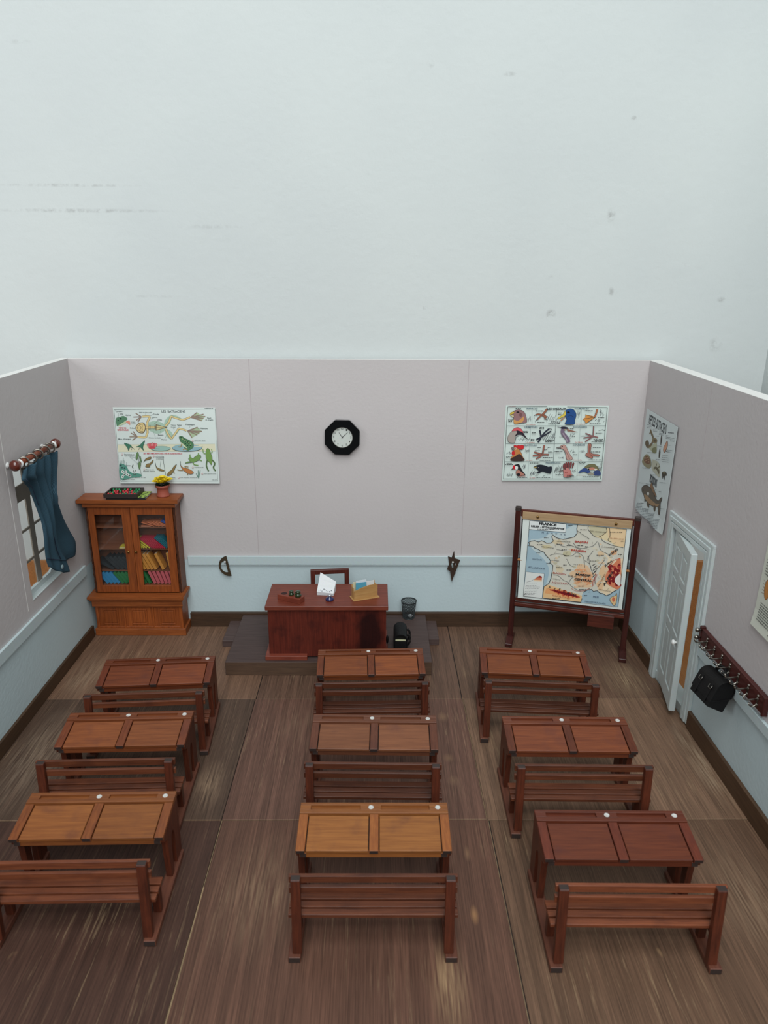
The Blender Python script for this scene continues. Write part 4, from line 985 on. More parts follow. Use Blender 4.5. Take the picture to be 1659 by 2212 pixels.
A.PS((214,130,96), [(1330,700),(1260,740),(1190,820),(1150,900),(1160,980),(1230,1030),(1325,1035)])
for _ in range(34):
    x=rn.uniform(1195,1330); y=rn.uniform(770,1030)
    A.PS((128,28,36) if rn.random()<.8 else (176,66,56), [(x+rn.uniform(10,30)*math.cos(a), y+rn.uniform(8,28)*math.sin(a)) for a in [2*PI*i/7 for i in range(7)]])
A.PS((232,226,220), [(1330,880),(1290,900),(1262,940),(1275,985),(1326,1010)])
A.PS((224,190,140), [(1285,1105),(1270,1135),(1225,1150),(1205,1180),(1222,1215),(1260,1255),(1282,1210),(1292,1150)], K, 4)
A.PS((206,110,80), [(1250,1150),(1230,1180),(1250,1210),(1268,1180)])
A.S(K, 7, coast[0:39]); A.S(K, 7, coast[40:51])
for l in ([(940,305),(935,345),(965,385),(1010,430),(1060,440),(1085,425),(1110,480),(1190,520),(1255,540),(1362,560)],[(1150,322),(1160,370),(1100,420)],[(1190,330),(1200,420),(1175,470),(1215,495)]): A.S(K,5,l,sm=True)
A.S((190,84,60),5,[(1330,690),(1250,710),(1215,760),(1180,800)],sm=True)
for l in ([(480,660),(560,640),(640,650),(690,665),(750,660),(800,625),(870,660),(890,720),(900,800)],[(520,890),(580,900),(640,950),(700,980),(760,1040),(860,1080),(960,1050)],[(680,700),(720,770),(760,790)],[(760,510),(800,560),(870,575),(930,560),(1000,540),(1045,490)],[(850,590),(780,560),(690,520)],[(1060,500),(1090,590),(1180,640)],[(940,660),(960,760),(980,830),(1010,900),(1030,1000)],[(900,720),(950,750),(975,800)],[(560,520),(620,545),(680,560)],[(640,600),(560,590)],[(700,1000),(740,930),(800,900)],[(990,880),(1060,800),(1140,705)],[(1000,600),(940,680),(930,720)]): A.S((72,76,82),4.2,l,sm=True)
for l in ([(990,775),(1025,755)],[(1000,805),(1045,775)],[(995,835),(1050,800)],[(990,880),(1040,835)],[(985,920),(1030,880)]): A.S(K,7,l)
A.S((176,66,56),5,[(990,1030),(1000,960),(1030,900),(1030,860)],sm=True); A.S(RD,4,[(740,1050),(800,1080),(900,1075),(960,1045)],sm=True)
A.P((222,228,226), [(240,254),(674,290),(666,388),(234,356)])
for a_,b_ in (((240,254),(674,290)),((674,290),(666,388)),((666,388),(234,356))): A.S(K,3,[a_,b_])
A.P((222,226,222), [(198,856),(414,878),(390,1166),(166,1144)])
for a_,b_ in (((198,856),(414,878)),((414,878),(390,1166))): A.S(K,3,[a_,b_])
A.P((206,120,90), [(300,940),(365,905),(388,915),(384,972),(290,960)]); A.P((232,206,170), [(292,950),(385,955),(383,972),(288,966)]); A.P((150,30,36), [(330,915),(362,902),(388,914),(387,928),(330,922)])
A.S(K,3,[(205,978),(250,970),(300,940),(362,903),(390,918)])
for i in range(8): A.scribble((140,140,140),198-i*3,1000+i*18,rn.uniform(110,170),4,rn)
A.S(K,5,[(183,1132),(193,1108)])
for a_,b_ in (((240,250),(1398,340)),((1398,340),(1305,1268)),((1305,1268),(165,1145)),((165,1145),(240,250))): A.S(K,4,[a_,b_])
A.scribble(K,330,352,195,6,rn)
A.T('FRANCE',K,455,293,212,36,0,.05); A.T('RELIEF - HYDROGRAPHIE',K,452,332,400,26,0,.04)
A.T('M   A   N   C   H   E',(70,84,110),525,402,285,20); A.T('OCÉAN',(60,72,96),330,706,115,22); A.T('ATLANTIQUE',(60,72,96),322,810,206,24)
A.T('BASSIN',RD,855,497,152,26,0,.035); A.T('PARISIEN',RD,825,601,176,26,0,.035); A.T('BASSIN',RD,597,873,158,24); A.T('AQUITAIN',(170,84,80),600,988,204,27)
A.T('MASSIF',K,880,888,180,30,0,.035); A.T('CENTRAL',K,880,946,210,32,0,.035)
for i,(c,x,y) in enumerate((('P',478,1040),('Y',540,1058),('R',603,1062),('E',655,1080),('N',700,1100),('E',745,1112),('E',775,1124),('S',790,1130))): A.T(c,K,x,y,20,30,-12,.02)
A.T('MER',(70,84,110),1037,1148,70,24); A.T('MÉDITERRANÉE',(70,84,110),1030,1213,250,24)
A.T('VOSGES',K,1240,615,140,26,46,.035); A.T('JURA',K,1185,748,120,26,46,.035); A.T('ALPES',K,1180,930,220,26,66,.035); A.T('PRÉALPES',(96,60,50),1100,950,190,20,70)
A.T('BELGIQUE',(110,104,90),1050,374,180,18); A.T('NORMANDIE',(90,84,76),645,495,160,15,3); A.T('BRETAGNE',(90,84,76),455,565,152,15,-3); A.T('VENDÉE',(90,84,76),535,717,115,15); A.T('B  E  R  R  Y',(80,80,80),815,766,95,13); A.T('LORRAINE',(100,92,80),1185,558,138,15); A.T('ALLEMAGNE',(170,120,90),1280,452,160,15); A.T('PROVENCE',(90,84,76),1140,1070,140,15,-4); A.T('ESPAGNE',(196,110,70),620,1150,215,20,-4); A.T('LANDES',K,540,937,70,12)
A.T('SILLON RHODANIEN',RD,1022,945,160,18,78)
for x,y,w_ in ((330,530,70),(410,450,50),(560,525,60),(680,540,50),(800,540,80),(650,660,60),(780,665,70),(640,770,40),(680,830,60),(700,900,60),(820,1020,70),(830,1060,90),(960,720,70),(1040,650,90),(900,550,30),(840,880,50),(1200,375,150),(1300,640,50),(440,750,50),(560,800,70),(620,590,60),(890,1130,40),(510,1170,90),(850,840,60),(320,625,50),(1330,480,40),(840,350,80),(690,300,60)): A.scribble(K,x,y,w_,7,rn)
for i in range(9): A.S(K,5,[(800+i*17,360+i*11+rn.uniform(-6,6)),(815+i*17,372+i*11)])
for i in range(30): 
    x=rn.uniform(500,1340); y=rn.uniform(420,1080); A.S((120,116,108),2.6,[(x,y),(x+rn.uniform(-20,20),y+rn.uniform(4,18)),(x+rn.uniform(-30,30),y+rn.uniform(20,36))])
mo = A.build('wall_map', 'FRANCE relief map sheet hanging on the blackboard easel from a pale wooden batten', 'map', EM @ Matrix.Translation((.695,-.0205,1.163)))
BATTEN = wood('pale_batten_wood', (186,158,122), (160,132,98), 'x', .5, stain=.1, stain_col=(140,112,84))
MB().box(-.637,.637,-.020,.0,.528,.622).build('batten', BATTEN, mo, bevel=.002)
for x in (-.455,.455): MB().lathe([(0,0),(.014,0),(.017,.008),(.012,.016),(0,.018)],16,M=Matrix.Translation((x,-.020,.572)) @ Matrix.Rotation(PI/2,4,'X')).build('screw', BRASS, mo)

# ------------------------------------------------------------------ frog poster
INKD=(52,66,66); TAN=(226,204,146); OUT=(112,98,78); PG=(172,200,182)
A = Art([(85,118),(1440,130),(1530,1130),(213,1118)], 1.250, .962, (216,227,223))
fr = [(103,152),(1440,150),(1503,1096),(215,1090),(103,152)]
A.P((224,222,194), [(165,607),(1452,607),(1462,705),(175,705)])
A.S((150,160,140),2,[(165,607),(1452,607)]); A.S((150,160,140),2,[(175,705),(1462,705)])
A.S(INKD,4,fr); A.T('LES  BATRACIENS',(44,56,58),890,178,310,32,0,.02)
for p in ([(560,330),(600,310),(660,298),(740,325),(800,370),(800,400),(760,445),(690,470),(610,445),(560,405)],[(770,355),(790,280),(860,222),(872,245),(850,330),(800,385)],[(780,400),(840,420),(885,470),(900,520),(860,545),(800,490)],[(870,225),(950,240),(1010,280),(1010,296),(940,280)],[(900,500),(950,430),(975,390),(985,410),(930,490)]): A.PS(PG,p)
for p in ([(1115,255),(1205,192),(1250,225),(1315,245),(1280,285),(1275,302)],[(1080,432),(1215,385),(1275,440),(1225,480),(1145,525)]): A.P((176,196,160),p)
def bone(pts,w):
    A.S(OUT,w+7,pts,sm=True); A.S(TAN,w,pts,sm=True)
bone([(480,243),(575,242),(560,290),(545,330)],20); bone([(425,508),(525,515),(545,480),(560,440)],20)
A.PS(OUT,[(392,390),(415,345),(440,325),(500,322),(532,385),(505,458),(440,455),(412,430)]); A.PS(TAN,[(402,390),(422,350),(445,333),(495,332),(520,385),(498,448),(442,446),(420,425)])
for l in ([(415,390),(450,350),(500,345)],[(415,390),(450,430),(500,435)],[(450,365),(470,390),(450,415)],[(490,360),(480,390),(490,420)]): A.S(OUT,5,l,sm=True)
bone([(545,330),(550,385),(555,440)],22); bone([(530,385),(680,385)],26)
for x in range(560,670,16): A.S(OUT,4,[(x,352),(x+4,385),(x,416)])
A.P(OUT,[(662,345),(820,385),(662,428)]); A.P((214,204,150),[(672,357),(800,385),(672,418)]); A.S(OUT,4,[(672,385),(800,385)])
bone([(790,365),(830,320),(860,240)],20); bone([(860,240),(930,265),(1010,288)],18); bone([(1010,288),(1060,275),(1115,250)],18)
bone([(795,405),(830,480),(875,535)],20); bone([(875,535),(920,470),(965,402)],18); bone([(965,402),(1020,412),(1070,432)],18)
FG=(134,118,116)
for o,t_ in (((468,243),((392,198),(362,247),(402,290),(425,312))),((422,505),((335,455),(365,437),(318,505),(358,552))),((1120,255),((1205,190),(1290,215),(1315,245),(1290,272),(1270,302))),((1085,432),((1215,385),(1275,440),(1240,462),(1215,487),(1145,525)))):
    for q in t_: A.S(FG,13,[o,((o[0]*.4+q[0]*.6),(o[1]*.42+q[1]*.58)),q]); A.S((170,150,120),4,[o,q])
A.PS((92,136,106),[(135,265),(180,245),(230,232),(270,250),(285,272),(262,295),(240,310),(200,335),(150,365)]); A.PS((196,208,172),[(262,296),(230,318),(200,335),(160,365),(230,345),(270,325)])
A.PS((226,150,132),[(265,310),(300,292),(318,305),(322,350),(295,332)]); A.E((30,44,40),196,268,14,10); A.E((30,44,40),162,290,9,9)
RDT=(206,66,84)
A.T('TÊTE DE',RDT,222,388,100,24,0,.015); A.T('GRENOUILLE',RDT,228,415,146,24,0,.015)
for s,x,y,w_,h_ in (('Tympan',168,173,94,22),('Œil',205,209,40,20),('Narine',290,221,74,18),('Langue',360,311,60,14),('projetée',362,336,66,14),('Coude',660,211,74,18),('Humérus',642,251,74,14),('Côtes',708,283,64,18),('Crâne',352,391,62,18),('Bassin',730,484,70,18),('Fémur',780,545,72,18),('Main (4 doigts)',255,535,168,20),('Talon',972,356,58,18),('Phalanges',1115,352,116,22),('Palmure',1303,402,88,20),('Pied',1365,265,48,18),('(5 doigts)',1368,291,100,20),('Colonne vertébrale',652,520,162,14),('Radius et cubitus soudés',522,187,164,14),('Tibia et',893,355,64,12),('péroné',893,371,60,12),('soudés',893,387,60,12),('Grenouille adulte',1253,563,146,15)): A.T(s,INKD,x,y,w_,h_,0,.008)
for l in ([(166,190),(165,255)],[(275,240),(285,228)],[(525,200),(525,230)],[(625,212),(585,230)],[(630,258),(590,275)],[(690,295),(640,340)],[(660,508),(630,430)],[(735,470),(725,430)],[(785,530),(815,480)],[(910,420),(895,395)],[(965,390),(970,370)],[(1115,365),(1110,390)],[(1255,400),(1215,405)]): A.S((120,130,130),2.5,l)
GR=(70,124,100)
for p in ([(250,588),(300,598),(335,612),(362,652),(330,640),(310,686),(296,650)],[(520,555),(512,600),(500,640),(510,688),(465,642),(410,636),(452,620)]): A.PS(GR,p,INKD,3)
for l in ([(335,640),(355,678)],[(360,645),(396,675)],[(455,645),(445,678)]): A.S(INKD,4,l)
A.E(INKD,735,662,132,34); A.E((158,194,184),735,661,128,31); A.S(INKD,3,[(640,660),(720,665)])
for i,(x,c) in enumerate(((570,(226,130,130)),(595,(220,106,110)),(622,(230,140,140)),(650,(216,96,104)),(672,(228,132,134)))): A.PS(c,[(x-18,612),(x,580+abs(622-x)*.25),(x+16,612),(620+(x-620)*.6,662)],INKD,2.5)
A.E((206,80,90),622,645,42,18)
A.E(INKD,1085,656,200,49); A.E((150,186,194),1085,654,196,46); A.P((224,222,194),[(1130,640),(1290,622),(1285,640)])
A.PS((84,130,92),[(975,512),(990,500),(1020,505),(1050,528),(1110,555),(1160,590),(1170,625),(1160,655),(1100,690),(1060,668),(1020,610),(990,560)],INKD,4)
A.PS((206,214,180),[(1000,580),(1040,610),(1090,660),(1040,640),(1015,610)]); A.S((200,210,150),6,[(1010,530),(1060,560),(1130,610)])
for x,y in ((1040,545),(1065,568),(1090,580),(1110,600),(1130,625),(1060,600),(1090,625),(1120,655)): A.E((36,60,46),x,y,10,7)
A.E((24,30,28),1000,518,7,7); A.S((150,130,80),12,[(1015,600),(1000,640),(970,640)],sm=True); A.S((176,150,96),13,[(1110,690),(1060,670),(1030,682)],sm=True); A.S((84,130,92),22,[(1165,640),(1130,660),(1090,690)],sm=True)
A.T('LES MÉTAMORPHOSES DE LA GRENOUILLE',RDT,765,725,512,24,0,.012)
A.PS((92,150,134),[(195,870),(240,862),(290,890),(320,945),(380,985),(430,985),(485,1000),(480,1028),(350,1045),(215,1062)])
for x,y in ((240,962),(283,965),(262,998),(303,1000),(337,1018),(240,1030)): A.E((226,232,226),x,y,19,18); A.E((24,28,28),x,y,8,8)
for x,y in ((215,880),(232,910),(264,915)): A.E((52,66,70),x,y,11,11)
for x,h_ in ((205,70),(222,60),(240,100),(256,70),(272,55),(290,40),(430,30),(455,35)): A.S((84,120,110),3,[(x,875),(x+rn.uniform(-12,12),875-h_)])
OL=(142,120,78); 
for p in ([(515,842),(528,810),(560,782),(605,770),(615,785),(595,802),(555,812),(530,822)],[(540,896),(562,862),(600,852),(640,808),(634,845),(598,882),(600,902),(560,905)],[(672,848),(684,895),(725,922),(785,945),(788,958),(740,955),(695,930),(676,885)],[(828,1012),(850,970),(890,940),(915,900),(952,870),(935,915),(915,960),(880,1005),(848,1018)]): A.PS(OL,p,INKD,3.5)
A.PS((190,126,76),[(1000,828),(1012,890),(1060,920),(1110,930),(1170,965),(1175,990),(1130,1000),(1070,970),(1030,930),(1005,885)],INKD,3.5)
for l in ([(1040,950),(1000,950),(962,940)],[(1085,925),(1060,900),(1110,905)],[(1100,985),(1105,1012)],[(905,960),(930,990)]): A.S(OL,10,l,sm=True)
A.PS((122,158,92),[(1065,858),(1095,838),(1130,832),(1108,800),(1130,778),(1165,792),(1210,760),(1255,745),(1272,775),(1245,815),(1190,842),(1130,850)],INKD,3.5)
for l in ([(1150,790),(1125,770),(1128,740)],[(1230,760),(1240,722)],[(1240,810),(1285,828)],[(1170,840),(1185,875),(1240,885)]): A.S((122,158,92),13,l,sm=True)
A.PS((122,158,86),[(1335,720),(1345,675),(1360,662),(1380,678),(1395,715),(1420,780),(1418,840),(1412,880),(1385,845),(1345,800)],INKD,3.5)
for l in ([(1345,735),(1305,725),(1295,670)],[(1395,720),(1418,715),(1408,672)]): A.S((122,158,86),10,l,sm=True)
for l in ([(1355,820),(1348,890),(1378,962)],[(1415,810),(1458,860),(1440,915),(1472,960)]): A.S((104,132,84),18,l,sm=True); A.S(INKD,4,l,sm=True)
A.S((84,104,92),4,[(430,715),(448,800),(462,880),(490,1010)],sm=True)
for p in ([(430,705),(450,745),(420,810),(410,760)],[(455,765),(470,760),(490,840),(470,820)],[(460,830),(480,860),(462,935),(446,870)]): A.PS((106,140,92),p,INKD,3)
A.S(INKD,4,[(770,765),(778,840),(795,920),(812,1010)]); A.S((90,110,110),3,[(742,825),(735,905)])
for l in ([(330,765),(410,780)],[(330,765),(440,860)]): A.S((120,130,130),2.5,l)
for l in ([(380,870),(365,890),(370,910),(385,912)],[(410,940),(400,965),(380,960),(385,945)],[(380,985),(400,1005),(420,985)]): A.S((90,96,90),7,l,sm=True)
for l in ([(1215,990),(1245,1050)],[(1245,1050),(1240,950)],[(1250,1050),(1268,945)]): A.S((96,136,120),8,l)
for s,x,y,w_ in (('Tétards fixés sur',322,735,138),('leurs ventouses',325,752,128),('Les branchies',722,762,118),("s'atrophient",730,780,110),('et tombent',730,798,98),('Tétards avec',602,937,108),('branchies externes',592,957,158),("l'animal grandit",1250,912,122),('puis la queue tombe',1398,998,168),('puis les pattes antérieures',1118,1045,222),('pattes',912,1045,56),('postérieures',912,1062,86),('Ponte',312,880,60),("éclosion de l'œuf",480,1036,142),('œufs grains d’éclore',330,1065,160)): A.T(s,(36,44,44),x,y,w_,13,0,.01)
for x,y in ((228,735),(645,762),(528,935),(1168,912),(985,1045),(1295,995),(1158,563)): A.E((206,150,150),x,y,11,11); A.E((222,228,224),x,y,7,7)
A.scribble((90,100,100),1305,138,110,6,rn); A.scribble((90,100,100),1425,1078,70,5,rn); A.scribble((90,100,100),225,1086,90,5,rn)
A.build('poster', 'school poster LES BATRACIENS with frog skeleton above the bookcase', 'poster', Matrix.Translation((-2.598, D-.016, 2.4755)) @ Matrix.Rotation(-.026,4,'X'), 'educational wall charts')

# ------------------------------------------------------------------ bird poster
A = Art([(195,150),(1515,155),(1410,1115),(135,1110)], 1.271, .958, (208,222,216))
GH=(128,134,134)
def hatch(x,y,w_,h_,n,sl):
    for i in range(n):
        sl=min(sl,1.0); xx=x+rn.uniform(0,w_); yy=y-rn.uniform(0,.5)*h_; l=rn.uniform(.2,.5)*h_
        A.S(GH if rn.random()<.7 else (90,96,98),rn.uniform(2.5,5),[(xx,yy),(xx+sl*l,yy-l)])
for a_ in ((470,370,40,120,10,.1),(720,380,110,150,14,.5),(1095,320,50,120,8,.1),(1390,300,60,110,14,.2),(1320,370,120,60,8,1.2),(330,620,160,80,16,.8),(640,620,160,150,22,.6),(560,620,60,60,8,.5),(860,590,180,70,10,1.5),(1010,540,60,40,12,.4),(1370,480,80,30,12,1),(200,780,50,60,10,.2),(430,770,60,80,10,.25),(560,740,110,30,8,2),(840,830,80,30,10,1.2),(1010,760,60,60,10,.3),(1130,760,80,60,10,.3),(190,1060,80,60,18,.4),(400,960,30,60,10,.2),(490,1050,70,90,18,.4),(800,1050,90,150,18,.4),(1020,1010,50,50,8,.7),(1120,1000,120,60,8,3),(1350,1000,40,120,10,.3),(530,1060,200,40,8,2)): hatch(*a_)
A.S((104,104,104),5,[(1085,240),(1070,330)]); 
A.PS((148,112,112),[(300,384),(290,310),(262,275),(280,235),(330,208),(390,212),(435,250),(456,320),(452,368),(380,378)],K,4); A.PS((206,152,92),[(300,384),(294,330),(340,350),(395,310),(425,290),(415,345),(380,372)])
A.PS((206,180,70),[(243,268),(258,240),(300,232),(290,258),(270,262),(250,272)],K,3); A.PS((196,186,150),[(252,280),(285,270),(296,296),(275,298)],K,3); A.E((30,26,28),345,238,20,11); A.E((120,84,84),380,270,20,26)
BRN=(156,98,74)
def toes(c,o,ts,w_):
    for t_ in ts: A.S(K,w_+5,[o]+t_,sm=True); A.S(c,w_,[o]+t_,sm=True)
toes(BRN,(655,275),[[(690,235),(722,195)]],22); toes(BRN,(655,272),[[(610,262),(570,272)],[(620,300),(590,332)],[(690,280),(712,308)],[(690,300),(690,330)]],14)
for l in ([(570,270),(552,285),(556,320)],[(590,332),(570,345),(568,370)],[(712,290),(735,300),(730,325)],[(700,325),(716,340),(712,365)]): A.S((50,44,44),8,l,True,True)
A.PS((38,78,136),[(948,390),(968,330),(945,265),(958,215),(1000,194),(1050,200),(1085,245),(1088,290),(1072,340),(1062,390)],K,4); A.PS((218,194,84),[(950,222),(958,255),(945,285),(862,322),(860,306),(920,265)],K,3); A.PS((206,150,110),[(952,292),(940,310),(890,352),(900,328)],K,3); A.E((20,24,36),990,240,20,12); A.S((30,50,90),6,[(980,290),(1020,280),(1060,300)],sm=True)
toes((176,110,76),(1325,305),[[(1345,255),(1362,200)]],18); A.P((208,142,72),[(1335,300),(1300,285),(1205,268),(1212,300),(1172,326),(1200,348),(1212,385),(1290,330)]); 
for q in ((1205,268),(1172,326),(1212,385)): A.S(K,5,[(1330,302),q])
A.PS((212,92,100),[(265,485),(290,448),(340,430),(390,455),(412,505),(350,480),(310,490)],K,3); A.PS((168,158,150),[(268,482),(228,520),(212,570),(228,618),(300,625),(308,560),(345,500),(330,478)],K,3); A.PS((46,38,48),[(326,468),(400,492),(435,535),(468,585),(395,528),(340,525),(300,545),(330,500)]); A.S(K,5,[(305,615),(320,560),(360,535)],sm=True)
toes((44,48,64),(600,620),[[(625,580),(640,552)]],16); toes((44,48,64),(640,552),[[(632,510),(622,465)],[(690,490),(745,445)],[(700,520),(762,480)],[(610,570),(580,582)]],14)
for l in ([(745,450),(770,450),(780,470)],[(755,482),(775,490)]): A.S((40,40,44),6,l)
A.S((120,104,124),48,[(985,622),(978,585),(945,540),(915,500),(918,460),(950,445)],sm=True); A.S((160,146,156),14,[(975,615),(950,560),(915,505)],sm=True); A.PS((44,42,56),[(890,428),(930,420),(975,430),(990,450),(950,450),(905,450)]); A.S((44,42,56),5,[(900,435),(850,425)]); A.P((160,112,96),[(970,448),(975,480),(1108,492)]); A.S(K,3,[(972,466),(1108,492)]); A.E((230,210,110),945,462,7,6)
toes((150,102,100),(1302,545),[[(1308,480),(1312,415)],[(1250,525),(1205,505)],[(1240,555),(1180,566)],[(1250,580),(1200,614)],[(1335,550),(1366,560)]],11)
A.PS((194,128,72),[(285,690),(320,676),(350,700),(378,745),(400,800),(418,852),(255,852),(262,800),(295,770),(285,730)],K,3); A.PS((66,48,44),[(255,852),(265,815),(300,800),(345,770),(375,775),(400,810),(418,853)]); A.PS((206,44,48),[(288,672),(300,655),(330,664),(345,654),(370,662),(390,654),(418,668),(408,705),(372,712),(330,690)],K,3); A.E((196,44,48),283,757,22,28); A.E((222,176,150),310,700,18,15); A.E((20,20,20),312,702,6,6); A.PS((120,116,112),[(260,683),(292,690),(290,722),(265,710)],K,3)
toes((158,98,84),(655,775),[[(665,720),(678,655)],[(600,760),(548,745)],[(590,785),(530,790)],[(610,810),(572,828)],[(700,775),(732,778)]],17); A.S((60,50,50),6,[(672,715),(700,715),(720,700)],sm=True)
A.PS((190,150,140),[(872,690),(895,660),(935,650),(958,675),(975,720),(1005,775),(1038,832),(965,842),(952,780),(925,715)],K,3.5); A.PS((128,124,120),[(832,688),(880,676),(890,692),(850,696)],K,3); A.E((30,26,26),905,672,9,7); A.S((150,110,106),8,[(940,720),(975,780),(1000,835)],sm=True)
A.PS((168,112,98),[(1238,645),(1278,645),(1272,700),(1270,755),(1320,770),(1375,778),(1370,800),(1300,795),(1292,826),(1250,815),(1210,795),(1205,768),(1232,745)],K,4); A.S((110,66,60),5,[(1258,650),(1252,750),(1285,800)],sm=True)
A.PS((40,38,42),[(300,915),(325,898),(355,900),(378,945),(400,985),(435,1035),(395,1032),(350,975)]); A.E((226,226,222),320,942,20,24); A.PS((206,36,46),[(272,955),(278,920),(295,908),(304,930),(298,960)]); A.PS((178,124,108),[(315,985),(350,972),(390,1000),(420,1032),(330,1042)],K,3); A.E((34,32,36),345,1030,22,20); A.P((70,62,62),[(245,972),(280,938),(286,958)])
A.PS((34,38,48),[(538,935),(575,912),(625,902),(690,915),(725,930),(770,930),(758,1012),(705,1008),(650,990),(610,1010),(560,1010),(600,990),(575,955)]); A.P((170,150,90),[(535,936),(575,928),(580,948)]); A.E((150,150,150),602,940,8,5)
for (x,y) in ((930,885),(955,872),(985,866),(1015,868),(1045,878)): A.PS((128,66,66),[(x-16,945),(x-14,y+20),(x,y),(x+12,y+16),(x-2+((990-x)*.2),950)],K,2.5)
A.PS((198,128,122),[(915,962),(950,945),(985,950),(1012,985),(1020,1030),(1000,1062),(925,1062),(918,1010)],K,3); A.P((110,100,96),[(916,966),(918,980),(815,1004)]); A.E((24,20,20),938,958,9,7); A.S((150,60,60),7,[(935,1000),(955,1010),(968,995)],sm=True)
A.PS((118,114,80),[(1185,950),(1210,915),(1260,898),(1320,902),(1360,945),(1385,1005),(1340,960),(1270,935)],K,3); A.PS((58,80,134),[(1108,1008),(1150,965),(1195,948),(1255,985),(1262,1008),(1230,1012),(1180,995)],K,3); A.E((196,132,112),1280,955,40,18); A.E((222,214,196),1330,968,20,12); A.PS((58,74,120),[(1300,1000),(1340,975),(1385,990),(1385,1040),(1310,1038)]); A.E((150,146,132),1270,1020,40,18); A.E((20,20,24),1240,962,8,8)
FRM=[(215,168),(720,165)],[(975,168),(1490,176)],[(1490,176),(1390,1086)],[(1390,1086),(155,1082)],[(155,1082),(215,168)]
for l in FRM: A.S((64,72,72),5,list(l))
for l in ([(208,410),(1462,410)],[(190,636),(1437,634)],[(170,864),(1412,866)],[(840,205),(790,865)]): A.S((84,96,96),4,l)
for l in ([(528,180),(525,405)],[(1160,190),(1150,405)],[(508,415),(495,630)],[(1140,420),(1125,630)],[(490,640),(482,860)],[(1120,640),(1110,860)],[(478,870),(462,1078)],[(790,870),(780,1080)],[(1105,870),(1090,1082)]): A.S((164,178,178),3,l)
GB=(96,116,126)
A.T('LES OISEAUX',(40,48,54),842,193,238,32,0,.03)
for s,x,y,w_ in (('RAPACES',528,190,140),('PALMIPÈDES',1162,188,178),('GRIMPEURS',510,426,168),('ÉCHASSIERS',1140,423,172),('GRATTEURS',497,657,168),('COUREURS',1120,652,158),('PASSEREAUX',790,880,194)): A.T(s,GB,x,y,w_,24,0,.015)
for s,x,y,w_ in (('Le faucon',510,392,110),('Le canard',1145,388,110),('Le pivert',500,620,112),('Le héron',1122,618,96),('Le coq',482,851,80),("L'autruche",1102,844,108),('Le chardonneret',390,1045,90),('Le merle',520,1068,70),('La huppe',1000,1028,76),('Le martin-pêcheur',1150,1038,130)): A.T(s,(186,74,62),x,y,w_,15,0,.008)
for x,y,w_ in ((315,190,70),(220,325,60),(222,340,55),(222,354,45),(572,220,90),(590,365,90),(770,355,45),(765,370,50),(730,385,90),(855,245,45),(855,262,50),(838,360,45),(838,378,40),(1200,218,100),(1368,305,80),(1258,383,140),(410,478,70),(415,494,55),(520,494,55),(520,510,55),(620,430,55),(615,446,60),(505,578,45),(505,594,45),(690,596,115),(690,612,85),(1005,448,55),(1015,545,55),(1332,503,85),(1140,538,70),(1305,580,120),(1320,595,110),(1280,612,150),(190,798,55),(190,814,50),(590,683,40),(720,683,30),(725,740,45),(725,752,60),(655,812,130),(615,846,140),(808,736,100),(820,752,60),(1040,775,60),(1295,683,100),(1270,740,120),(1240,842,165),(195,884,65),(175,900,100),(490,880,125),(325,1062,130),(560,1062,185),(950,1058,120),(960,1044,90),(1160,1056,200),(1110,875,95),(1120,890,70),(820,1030,85)): A.scribble((40,44,46),x,y,w_,8,rn)
A.scribble((120,80,80),225,163,95,5,rn)
A.build('poster', 'school poster LES OISEAUX with four rows of bird heads and feet above the easel', 'poster', Matrix.Translation((2.229, D-.012, 2.518)) @ Matrix.Rotation(-.02,4,'X'), 'educational wall charts')

# ------------------------------------------------------------------ reptile poster, right wall
A = Art([(215,-35),(765,215),(535,2080),(30,1645)], 1.0, 1.262, (200,210,210), curl=lambda u,v: .03*max(0,v-.9)*8*abs(math.sin(u*6))+.012*u)
A.T('REPTILES  BATRACIENS',(40,46,50),408,205,372,74,0,.03); A.scribble((110,116,120),598,325,100,20,rn)
for i in range(3):
    for x0 in (225,330,440,560,640): A.scribble((120,126,128),x0,235+(x0-225)*.43+i*24,80,7,rn)
BRW=(112,98,70)
A.PS((170,174,150),[(330,560),(400,520),(395,700),(300,660),(270,620)]); A.PS((120,122,88),[(330,620),(395,600),(388,700),(320,680)])
A.S(BRW,24,[(285,318),(310,380),(335,440),(325,520),(290,580),(240,600),(212,560),(225,520),(250,540)],sm=True); A.E((126,112,80),368,487,42,46); A.E((86,74,54),368,487,22,24); A.E((96,84,62),232,550,34,52); A.S(BRW,10,[(290,340),(270,385)])
for p in ([(485,378),(494,430),(480,540),(470,540),(472,440)],[(462,606),(470,680),(456,765),(444,765),(446,670)]): A.PS((64,58,52),p)
A.PS((190,142,116),[(585,475),(598,520),(580,600),(545,665),(522,630),(540,560)],(130,90,70),5); A.S((70,64,60),6,[(560,640),(600,655)])
A.PS((138,132,104),[(150,880),(165,810),(205,745),(245,735),(285,775),(315,870),(300,950),(270,972),(200,940)]); A.PS((112,80,58),[(185,860),(200,790),(240,760),(280,800),(290,880),(250,900)]); 
for x,y in ((215,800),(240,790),(262,820),(220,840),(270,860),(200,860)): A.E((170,140,110),x,y,9,11)
A.PS((176,178,160),[(335,830),(350,812),(455,870),(468,1060),(450,1095),(325,970)]); A.PS((96,92,72),[(358,950),(380,930),(415,930),(440,945),(462,1000),(450,1050),(420,990),(385,965),(365,990)]); A.S((96,92,72),10,[(400,935),(415,870)]); A.S((96,92,72),9,[(440,940),(468,910)])
A.PS((64,58,46),[(505,1030),(525,998),(560,990),(592,1020),(585,1060),(560,1065),(552,1140),(535,1080),(520,1120),(512,1070)]); A.E((130,120,90),545,1015,14,16)
A.T('POISSONS',(60,66,70),358,1172,150,66,0,.03)
